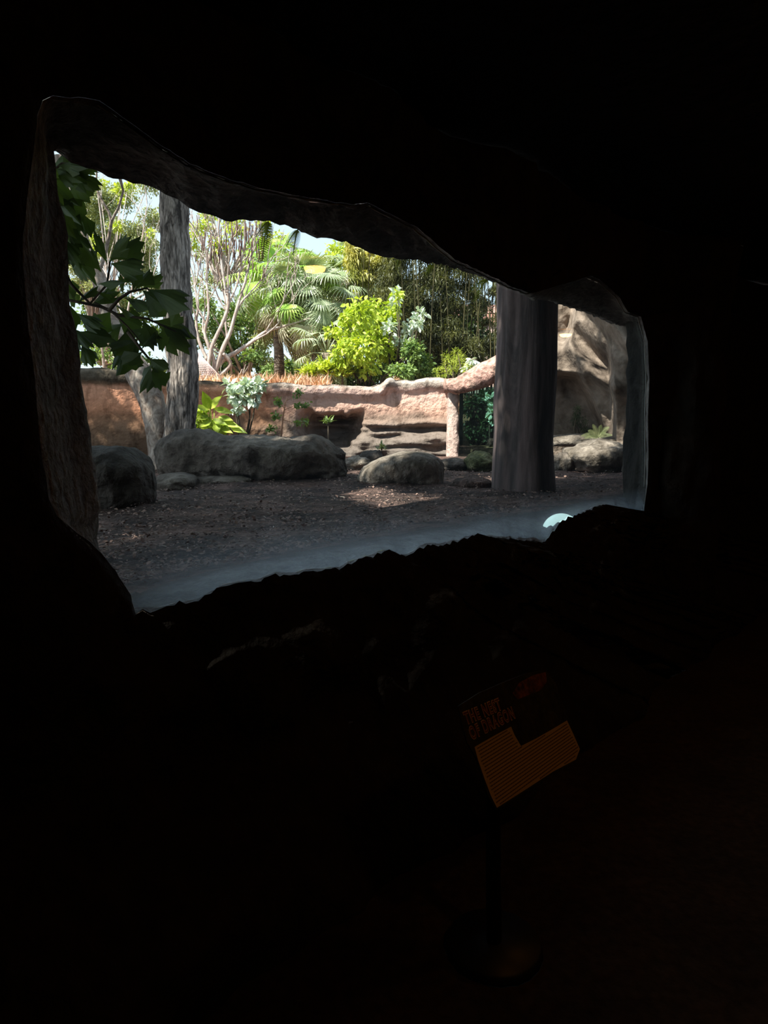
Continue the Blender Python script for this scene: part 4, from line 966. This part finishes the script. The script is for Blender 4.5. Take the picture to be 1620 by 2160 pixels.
# --- bare branching tree
def bare_tree(base, label, main, pods=True, seed=3, Y=14.5):
    t = thing('bare_tree', tuple(base), label, 'tree'); mb = MB(); tips = []; rg = random.Random(seed)
    for pts, r0, r1 in main:
        q = [P(a, b, Y+dy) for a, b, dy in pts]; n = len(q)
        sm_ = []; rr = []
        for i in range(n-1):
            p0, p1, p2, p3 = q[max(i-1, 0)], q[i], q[i+1], q[min(i+2, n-1)]
            for j in range(5):
                u = j/5; sm_.append(0.5*((2*p1)+(p2-p0)*u+(2*p0-5*p1+4*p2-p3)*u*u+(3*p1-p0-3*p2+p3)*u**3)); rr.append(lerp(r0, r1, (i+u)/(n-1)))
        sm_.append(q[-1]); rr.append(r1); rr = [x*.82 for x in rr]; mb.tube(sm_, rr, 8)
        L = len(sm_)
        for k in range(3):
            i = int(L*(0.5+0.17*k)); i = min(i, L-1); p = sm_[i]; d = (sm_[min(i+1, L-1)]-sm_[max(i-1, 0)]).normalized()
            grow(mb, p, d+Vector((rg.uniform(-.8, .8), rg.uniform(-.5, .5), .3)), rg.uniform(.45, .8), rr[i]*.6, 3, .38, .28, 5, tips, 4, rg, .72)
        grow(mb, sm_[-1], sm_[-1]-sm_[-3], .6, r1, 3, .35, .3, 5, tips, 4, rg, .75)
    mb.build('branches', M['twig'], t)
    return t, tips
base = P(448, 806, 14.5); base.z = ZG
main = [([(450,800,0),(458,770,0),(470,735,0),(486,700,0),(497,660,0),(512,610,.1)], .075, .03),
        ([(446,800,0),(452,765,0),(440,730,-.1),(432,700,-.1),(440,660,-.1),(436,600,0)], .06, .025),
        ([(445,790,0),(470,760,.1),(500,742,.2),(530,722,.2),(560,700,.3),(600,688,.3),(640,676,.4)], .07, .022),
        ([(440,800,-.1),(444,740,-.1),(470,680,0),(482,640,0),(474,600,0),(466,545,0),(462,500,0)], .055, .022),
        ([(438,760,0),(420,720,0),(414,680,0),(418,640,0),(410,600,.1)], .045, .02),
        ([(482,640,0),(500,600,.1),(508,560,.1),(515,520,.1)], .03, .015),
        ([(470,745,.0),(486,770,.1),(452,800,0)], .05, .05)]
t, tips = bare_tree(base, 'bare pale branched tree with hanging dark seed pods, right of the straight trunk', main)
mb = MB(); rg = random.Random(8)
podpx = [(rg.gauss(500, 48), rg.gauss(500, 26)) for _ in range(120)]
for a, b in podpx:
    if a > 560 or a < 410: continue
    p = P(a, b, 14.5+rg.uniform(-.5, .5)); L = rg.uniform(.14, .32); mb.tube([p, p+Vector((rg.uniform(-.02, .02), 0, -L*.5)), p+Vector((rg.uniform(-.03, .03), 0, -L))], [.009, .014, .006], 5)
po = mb.build('seed_pods', M['pod'], t); po['kind'] = 'stuff'; po['label'] = 'dark brown hanging seed pods'
# second bare tree, finer, left behind fishtail palm
base = P(250, 800, 16); base.z = ZG
main = [([(250,800,0),(262,700,0),(280,600,0),(300,500,0),(310,430,.1)], .035, .012), ([(250,780,0),(235,680,0),(225,580,0),(215,480,0),(205,400,0)], .03, .012), ([(262,690,0),(300,640,0),(330,560,0),(350,500,0)], .025, .01)]
bare_tree(base, 'thin twiggy tree far behind the leaning trunk at the left', main, False, 6, 16)
# --- leafy backdrop trees
def backtree(px, Y, spec, n, size, mat, label, trunk_r=.12, **k):
    t = plant('background_tree', px, Y, ZG, label, 'tree'); c, r = blob_px(spec, Y, 1.0)
    foliage('foliage', c, r, n, size, mat, t, T_DIAMOND, .5, .3, .15)
    mb = MB(); b = Vector((t.location.x, Y, ZG-.05)); top = Vector(c[0])
    mb.tube([b, b.lerp(top, .5)+Vector((.15, 0, 0)), top], [trunk_r, trunk_r*.7, trunk_r*.4], 8)
    for e in c[1:]: m = b.lerp(top, .6); mb.tube([m, m.lerp(Vector(e), .5)+Vector((0, 0, .15)), Vector(e)], [trunk_r*.4, trunk_r*.25, .01], 5)
    mb.build('trunk', M['twig'], t); return t
def scat(x0, x1, y0, y1, n, r0, r1, seed):
    g = random.Random(seed); return [(g.uniform(x0, x1), g.uniform(y0, y1), g.uniform(r0, r1), g.uniform(r0, r1)*.8) for _ in range(n)]
backtree(230, 19, scat(150, 340, 370, 640, 60, 16, 40, 1), 52000, .065, M['lf_pale'], 'airy pale green tree filling the top left of the view', .05)
backtree(300, 17, scat(170, 340, 380, 560, 9, 8, 16, 21), 700, .10, M['lf_yellow'], 'sparse tree with yellow leaves beyond the fishtail palm', .04)
backtree(470, 20, scat(400, 560, 640, 790, 26, 14, 34, 2), 7000, .11, M['lf_mid'], 'low green tree behind the bare branched tree')
backtree(240, 20, scat(150, 340, 640, 780, 22, 18, 38, 3), 6500, .12, M['lf_mid'], 'green tree behind the leaning trunk, above the left wall')
backtree(500, 21, scat(400, 600, 440, 560, 18, 10, 28, 4), 3000, .10, M['lf_yellow'], 'thin lime leaved tree crown behind the seed pods')
backtree(580, 20, scat(550, 720, 560, 790, 30, 16, 36, 5), 12000, .08, M['lf_pale'], 'pale grey green tree behind the fan palms', .06)
backtree(760, 19, scat(700, 830, 500, 640, 18, 16, 34, 6), 4500, .11, M['lf_yellow'], 'yellow green tree between the fan palms and the bamboo')
backtree(520, 24, scat(400, 760, 520, 790, 52, 16, 34, 7), 22000, .08, M['lf_pale'], 'farthest hazy green tree line at mid left', .06)
backtree(1190, 14.5, scat(1160, 1215, 620, 680, 8, 12, 22, 8), 1600, .08, M['lf_mid'], 'bit of green tree above the cliff, right of the pillar')
# --- fan palms
def fan_mesh(name, R, segs, spread, droop, rng, wobble=.08):
    vs = [(0, 0, 0)]; fs = []
    for i in range(segs):
        a0 = -spread/2+spread*i/segs; a1 = -spread/2+spread*(i+1)/segs; am = (a0+a1)/2; r = R*(1-.18*abs(am)/(spread/2))*(1+rng.uniform(-wobble, wobble))
        def pt(a, rr, h): return (rr*math.sin(a), rr*math.cos(a), h)
        o = len(vs); h1 = -droop*R*.12; h2 = -droop*R*rng.uniform(.45, .8)
        w = (a1-a0)/2
        vs += [pt(am-w, r*.55, h1), pt(am, r*.55, h1+.03*R), pt(am+w, r*.55, h1), pt(am-w*.35, r*.82, h1*2.4), pt(am+w*.35, r*.82, h1*2.4), pt(am, r, h2)]
        fs += [(0, o, o+1), (0, o+1, o+2), (o, o+3, o+4, o+1), (o+1, o+4, o+2), (o+3, o+5, o+4)]
    me = bpy.data.meshes.new(name); me.from_pydata(vs, [], fs); return me
def fan_palm(px, Y, crown, label, mats, nfr, R, trunkpts, seed, lime=0.2, dead=0.25):
    rg = random.Random(seed); q = P(px, 800, Y); t = thing('fan_palm', (q.x, Y, ZG), label, 'palm')
    meshes = {}
    for mn in mats:
        meshes[mn] = [fan_mesh('frond', R, 22, PI*1.25, dr, rg) for dr in (.5, .9, 1.4)]
        for me in meshes[mn]: me.materials.append(M[mn])
    c = P(crown[0], crown[1], Y)
    mb = MB(); mb.tube([P(a, b, Y) for a, b in trunkpts]+[c], [.13, .11, .10, .10][:len(trunkpts)+1], 12); mb.build('trunk', M['palmtrunk'], t)
    pm = MB()
    for k in range(nfr):
        u = (k+.5)/nfr; el = lerp(1.35, -1.15, u**.8); az = k*2.39996+rg.uniform(-.3, .3)
        d = Vector((math.cos(az)*math.cos(el), math.sin(az)*math.cos(el), math.sin(el)))
        Lp = R*rg.uniform(.7, 2.05)*crown[2]; hub = c+d*Lp+Vector((0, 0, .12 if el > 0 else -.05))
        deadf = el < -.45 and rg.random() < .7
        mn = mats[2] if deadf else (mats[1] if rg.random() < lime else mats[0])
        me = meshes[mn][2 if el < -.2 else (1 if el < .6 else 0)]
        o = bpy.data.objects.new('frond', me); COL.objects.link(o); o.parent = t
        # frond axis: outwards then down
        ax = (d+Vector((rg.uniform(-.4, .4), rg.uniform(-.4, .4), (-.5 if el > -.2 else -1.6)+rg.uniform(-.4, .4)))).normalized()
        nrm = (Vector((0, 0, 1))*1.0+d*0.8); z = (nrm-ax*nrm.dot(ax)).normalized(); x = ax.cross(z)
        mt = Matrix((( x.x, ax.x, z.x), (x.y, ax.y, z.y), (x.z, ax.z, z.z))).to_4x4()
        o.matrix_local = Matrix.Translation(hub-Vector(t.location))@mt@Matrix.Scale(rg.uniform(.85, 1.1), 4)
        pm.tube([c, c.lerp(hub, .6)+Vector((0, 0, .05)), hub], [.014, .011, .008], 5)
    pm.build('leaf_stalks', M['lf_palm'], t)
    return t
fan_palm(668, 15.5, (655,632,1.0), 'tall grey green fan palm with drooping dry skirt, in the centre behind the wall', ('lf_palm', 'lf_palmy', 'lf_dead'), 92, .47, [(668,806),(668,760),(662,700)], 1, .1)
fan_palm(585, 16.5, (580,600,1.0), 'lime green fan palm just left of the tall grey green one', ('lf_palmy', 'lf_palm', 'lf_dead'), 58, .48, [(590,806),(588,740),(584,680)], 2, .3)
fan_palm(735, 18.5, (738,590,.9), 'smaller distant fan palm between the tall palm and the bamboo', ('lf_palm', 'lf_palm', 'lf_dead'), 34, .46, [(735,806),(736,740),(738,680)], 3, .1)
fan_palm(690, 14.6, (690,745,.8), 'short dark fan palm low behind the spiky plants', ('lf_palm', 'lf_palm', 'lf_palm'), 20, .36, [(690,806)], 4, 0)
# --- bamboo
def bamboo(px0, px1, Y, n, label, leafmat, spec, nl, seed, lean=0.0, leafsize=.2, top=470):
    rg = random.Random(seed); q = P((px0+px1)/2, 800, Y); t = thing('bamboo_clump', (q.x, Y, ZG), label, 'bamboo')
    for k in range(n):
        px = lerp(px0, px1, (k+rg.random())/n); yy = Y+rg.uniform(-.9, .9); b = P(px, 806, yy); b.z = ZG-.05; bend = rg.uniform(-.25, .25)+lean
        H = P(px, top, yy).z-ZG+rg.uniform(0, 1); mb = MB(); pts = [b+Vector((bend*(s/8)**2*1.5, 0, H*s/8)) for s in range(9)]
        r = rg.uniform(.007, .016); mb.tube(pts, [r*(1-.5*s/8) for s in range(9)], 6); mb.build('culm', M['culm'], t)
    c, r = blob_px(spec, Y, .9); p, u = blob(c, r, nl, shell=.1); d = RNG.normal(0, .7, (nl, 3)); d[:, 2] -= 1.0
    link('foliage', leaves_mesh('foliage', p, d, leafsize*(.6+.8*RNG.random(nl)), (T_BLADE[0]*[1.5, 1, 1], T_BLADE[1])), leafmat, t, False)
bamboo(835, 1060, 15, 60, 'dark dense bamboo clump with thin upright culms, left of the pillar', M['lf_bamboo'],
       scat(800, 960, 500, 720, 46, 24, 48, 11)+scat(920, 1060, 500, 610, 22, 20, 40, 12)+scat(840, 1000, 690, 790, 16, 16, 30, 13)+scat(995, 1060, 590, 790, 18, 14, 26, 14), 60000, 1, 0.0, .10)
bamboo(740, 815, 16, 14, 'weeping golden green bamboo left of the dark clump', M['lf_bambooy'], [(745+i*7+random.uniform(-8, 8), 520+i*21, 16, 26) for i in range(8)]+scat(740, 820, 520, 720, 16, 14, 28, 15), 16000, 2, .1, .13)
backtree(980, 18, scat(820, 1060, 660, 800, 34, 18, 34, 16), 11000, .14, M['lf_dark'], 'dark evergreen thicket behind the bamboo culms')
backtree(650, 17.5, scat(560, 960, 765, 806, 34, 14, 24, 17), 7000, .10, M['lf_mid'], 'low green hedge of undergrowth between the garden plants', .04)
# dark bush behind the far glass
bushy('dark_shrub', 'dark leafy bush seen through the far green glass', 'shrub', 1010, 13.3, [(1000,860,26,24),(1030,850,24,30),(1035,900,22,30),(1000,910,24,28),(1060,880,30,50),(990,945,24,18),(1030,945,24,18)], 5200, .08, M['lf_dark'], z=.85, tmpl=T_LEAF)
bushy('dark_shrub', 'pale leaved sprig hanging under the pink beam before the far glass', 'shrub', 1035, 12.6, [(1030,845,14,14),(1040,870,9,24)], 260, .09, M['lf_silver'], z=.85, tmpl=T_LEAF)
# roof bit beyond bamboo
q = P(1010, 668, 22); t = thing('tiled_roof_house', (q.x, 22, ZG), 'sliver of a house with red tiled roof beyond the bamboo', 'house')
mb = MB(); mb.box((q.x, 22, q.z-.15), (1.2, .8, .12)); mb.add([(q.x-1.2, 21.2, q.z), (q.x+1.2, 21.2, q.z), (q.x+1, 22, q.z+.35), (q.x-1, 22, q.z+.35), (q.x+1.2, 22.8, q.z), (q.x-1.2, 22.8, q.z)], [(0, 1, 2, 3), (3, 2, 4, 5), (0, 3, 5), (1, 4, 2)]); mb.build('roof', M['tile'], t, False)
mb = MB(); mb.box((q.x, 22, (ZG+q.z)/2-.15), (1.05, .7, (q.z-ZG)/2)); mb.build('wall', M['pinkpost'], t, False)
# --- plants in front of the far wall
bushy('leafy_plant', 'silvery white leaved shrub leaning on the pink wall right of the straight trunk', 'plant', 505, 10.6, [(520,815,26,12),(500,835,20,14),(530,840,16,12),(545,810,14,8),(500,862,10,10),(485,815,10,10)], 420, .11, M['lf_silver'], z=.85, tmpl=T_LEAF, jy=.15)
def broad(px, Y, items, label, mat, z=.85, name='broadleaf_plant', roll=.2):
    t = plant(name, px, Y, z, label, 'plant'); mb = MB(); b = Vector(t.location)
    for (x, y, ex, ey, w) in items:
        a = P(x, y, Y); e = P(ex, ey, Y-.12); mb.tube([b, b.lerp(a, .6)+Vector((0, 0, .05)), a], [.01, .008, .005], 5)
        d = e-a; L = d.length; d.normalize(); tw = Vector((random.uniform(-.3, .3), -1, .7)); xx = d.cross(tw).normalized(); zz = xx.cross(d); mm = MB()
        Wd = w*Y/F; pr = [(0, .03), (.15, .6), (.35, 1), (.6, .85), (.82, .42), (1, .02)]
        for s, ww in pr:
            for k in (-1, 0, 1): mm.v.append(tuple(a+d*(L*s)+xx*(k*Wd/2*ww)+zz*((abs(k)*.12*Wd)-.12*L*s*s)))
        mm.f = grid_faces(len(pr), 3); mm.build('leaf', mat, t)
    mb.build('stems', M['lf_bright'], t)
broad(450, 9.7, [(442,862,428,826,22),(444,862,466,834,20),(440,865,410,855,16),(452,862,492,870,16),(440,880,412,882,14),(450,885,478,895,16),(445,890,420,900,16),(470,890,505,900,16),(485,900,520,912,16),(455,895,460,912,18),(430,880,415,868,14),(462,880,490,885,14),(468,905,490,912,12),(435,900,425,912,14)],
      'bright green broadleaf plant between the straight trunk and the long boulder', M['lf_bright'])
bushy('leafy_plant', 'bushy green undergrowth at the foot of the bright broadleaf plant', 'plant', 440, 9.8, [(430,895,20,12),(460,900,24,10),(425,875,12,14)], 500, .07, M['lf_bright'], z=.85, tmpl=T_LEAF, jy=.1)
# thin seedling
t = plant('sapling', 598, 10.2, .85, 'thin sapling with a bare reddish stem in front of the far wall', 'sapling')
mb = MB(); Y = 10.2; tw = [([(592,930),(597,880),(602,850),(606,838)], .012), ([(600,862),(592,850),(582,845)], .006), ([(600,865),(622,855),(650,852)], .006), ([(596,885),(620,892),(650,888)], .006), ([(594,905),(578,902),(565,905)], .005), ([(597,880),(585,878),(580,876)], .005), ([(604,845),(625,835),(635,822)], .005)]
lp = []
for pts, r in tw:
    q = [P(a, b, Y) for a, b in pts]; mb.tube(q, [r*(1-.3*i) for i in range(len(q))] if len(q) < 4 else [r, r*.9, r*.7, r*.5], 5)
    if r < .01:
        for i in range(16): lp.append(q[0].lerp(q[-1], .3+.7*i/15) if len(q) < 3 else (q[1].lerp(q[2], i/15)))
mb.build('stem', M['drygrass'], t)
lp = np.array([tuple(p) for p in lp for _ in range(3)]); link('leaves', leaves_mesh('leaves', lp+RNG.normal(0, .02, lp.shape), RNG.normal(0, .6, lp.shape)+[0, 0, -.3], .055, T_LEAF), M['lf_mid'], t, False)
spiky(805, 945, 9.2, .10, 'tiny pale green weed behind the rounded sunlit boulder', M['lf_pale'], 40, z=.88, name='weed', cat='weed', wid=2.0)
spiky(692, 890, 11.2, .12, 'small fern sprig in the dark niche of the pink wall', M['lf_mid'], 50, z=.88, name='weed', cat='weed', wid=1.5)
spiky(835, 803, 12.3, .10, 'tuft of dry grass on the notch of the wall top', M['drygrass'], 40, z=ZG+.05, name='weed', cat='weed')
# ferns
def fern(px, py, Y, fr, label, mat=None, root=None, group=None, name='fern'):
    """fr: frond tips in pixels"""
    q = P(px, py, Y); t = thing(name, tuple(q if root is None else root), label, 'fern', group)
    for (tx, ty, w) in fr:
        e = P(tx, ty, Y-.05); d = e-q; L = d.length; n = 22; mm = MB(); pts = []
        for i in range(n+1):
            s = i/n; pts.append(q+d*s+Vector((0, 0, .10*L*math.sin(PI*s))))
        mm.tube(pts, [.004*(1-.7*i/n) for i in range(n+1)], 4)
        dn = d.normalized(); side = dn.cross(Vector((0, -1, .3))).normalized(); Wd = w*Y/F/2
        for i in range(1, n):
            s = i/n; ww = Wd*math.sin(PI*min(1, .12+s*.88))**.7+.004
            for k in (-1, 1):
                a = pts[i]; b = a+side*(k*ww)+dn*(ww*.25)+Vector((0, 0, -.15*ww)); h = dn*(L/n*.36)
                o = len(mm.v); mm.v += [tuple(a-h), tuple(a+h), tuple(b+h*.4), tuple(b-h*.4)]; mm.f.append((o, o+1, o+2, o+3))
        mm.build('frond', mat or M['lf_bright'], t, False)
    return t
def Wp(px, py, off): w = W(px, py, off); return w.y
fern(566, 468, Wp(566, 468, .62), [(552,555,22),(562,520,20),(540,500,14)], 'dark green fern hanging from the window top, left of the fan palm')
fern(628, 485, Wp(628, 485, .62), [(618,540,15),(604,520,10)], 'yellowing fern hanging from the window top in front of the fan palm', M['lf_yellow'])
fern(842, 548, Wp(842, 548, .62), [(836,570,12)], 'tiny lime fern sprig hanging from the window top, left one of the two small sprigs', M['lf_yellow'])
fern(912, 558, Wp(912, 558, .62), [(898,582,12),(905,575,9)], 'tiny lime fern sprig hanging from the window top, right one of the two small sprigs', M['lf_bright'])
fern(1028, 590, Wp(1028, 590, .62), [(1000,636,15),(988,618,8)], 'bright green fern hanging from the window top just left of the pillar')
g = P(1270, 926, 9.7)
fern(1262, 922, 9.7, [(1285,900,10),(1240,908,10),(1225,920,10),(1278,912,9),(1250,895,9),(1268,896,9),(1292,918,8),(1232,925,8)], 'pale green fern tuft at the foot of the cliff', M['lf_pale'], (g.x, 9.7, g.z))
g = P(1225, 900, 10.1)
bushy('moss_tuft', 'dark green moss and small ferns hanging in the cliff recess', 'moss', 1225, 10.6, [(1218,868,9,16),(1228,890,13,14),(1240,906,16,7),(1212,886,8,12)], 1500, .04, M['lf_dark'], z=.9, tmpl=T_BLADE, jy=.1, droop=.8)
# ================================================================ LIGHT
w = bpy.data.worlds.new('World'); sc.world = w; w.use_nodes = True; nt = w.node_tree; nt.nodes.clear()
o = nt.nodes.new('ShaderNodeOutputWorld'); bg = nt.nodes.new('ShaderNodeBackground'); sk = nt.nodes.new('ShaderNodeTexSky')
sk.sky_type = 'NISHITA'; sk.sun_disc = False; sk.sun_elevation = math.radians(52); sk.sun_rotation = math.radians(230); sk.altitude = 50; sk.air_density = 1.0; sk.dust_density = 1.5; sk.ozone_density = 1.5
cn = nt.nodes.new('ShaderNodeTexNoise'); cn.inputs['Scale'].default_value = 3.0; cn.inputs['Detail'].default_value = 6
tcw = nt.nodes.new('ShaderNodeTexCoord'); nt.links.new(tcw.outputs['Generated'], cn.inputs['Vector'])
mr = nt.nodes.new('ShaderNodeMapRange'); mr.inputs['From Min'].default_value = .4; mr.inputs['From Max'].default_value = .62; mr.inputs['To Min'].default_value = .6; mr.inputs['To Max'].default_value = .85
nt.links.new(cn.outputs['Fac'], mr.inputs['Value'])
cm = nt.nodes.new('ShaderNodeMix'); cm.data_type = 'RGBA'; cm.inputs[7].default_value = (2.6, 3.1, 3.55, 1)
nt.links.new(mr.outputs[0], cm.inputs[0]); nt.links.new(sk.outputs[0], cm.inputs[6]); nt.links.new(cm.outputs[2], bg.inputs[0]); bg.inputs[1].default_value = 0.225; nt.links.new(bg.outputs[0], o.inputs[0])
sd = bpy.data.lights.new('sun', 'SUN'); so = bpy.data.objects.new('sun', sd); COL.objects.link(so); sd.energy = 7.5; sd.angle = math.radians(0.6); sd.color = (1, .94, .85)
S = Vector((-0.45, -0.42, 0.79)).normalized(); so.rotation_euler = S.to_track_quat('Z', 'Y').to_euler(); so.location = (-6, -4, 12)
vs_ = sc.view_settings; vs_.view_transform = 'Standard'; vs_.look = 'None'; vs_.gamma = 1; vs_.exposure = 0.85; vs_.use_curve_mapping = False
sc.cycles.max_bounces = 7; sc.cycles.transparent_max_bounces = 12; sc.cycles.adaptive_threshold = 0.02; sc.cycles.caustics_reflective = False; sc.cycles.sample_clamp_indirect = 6
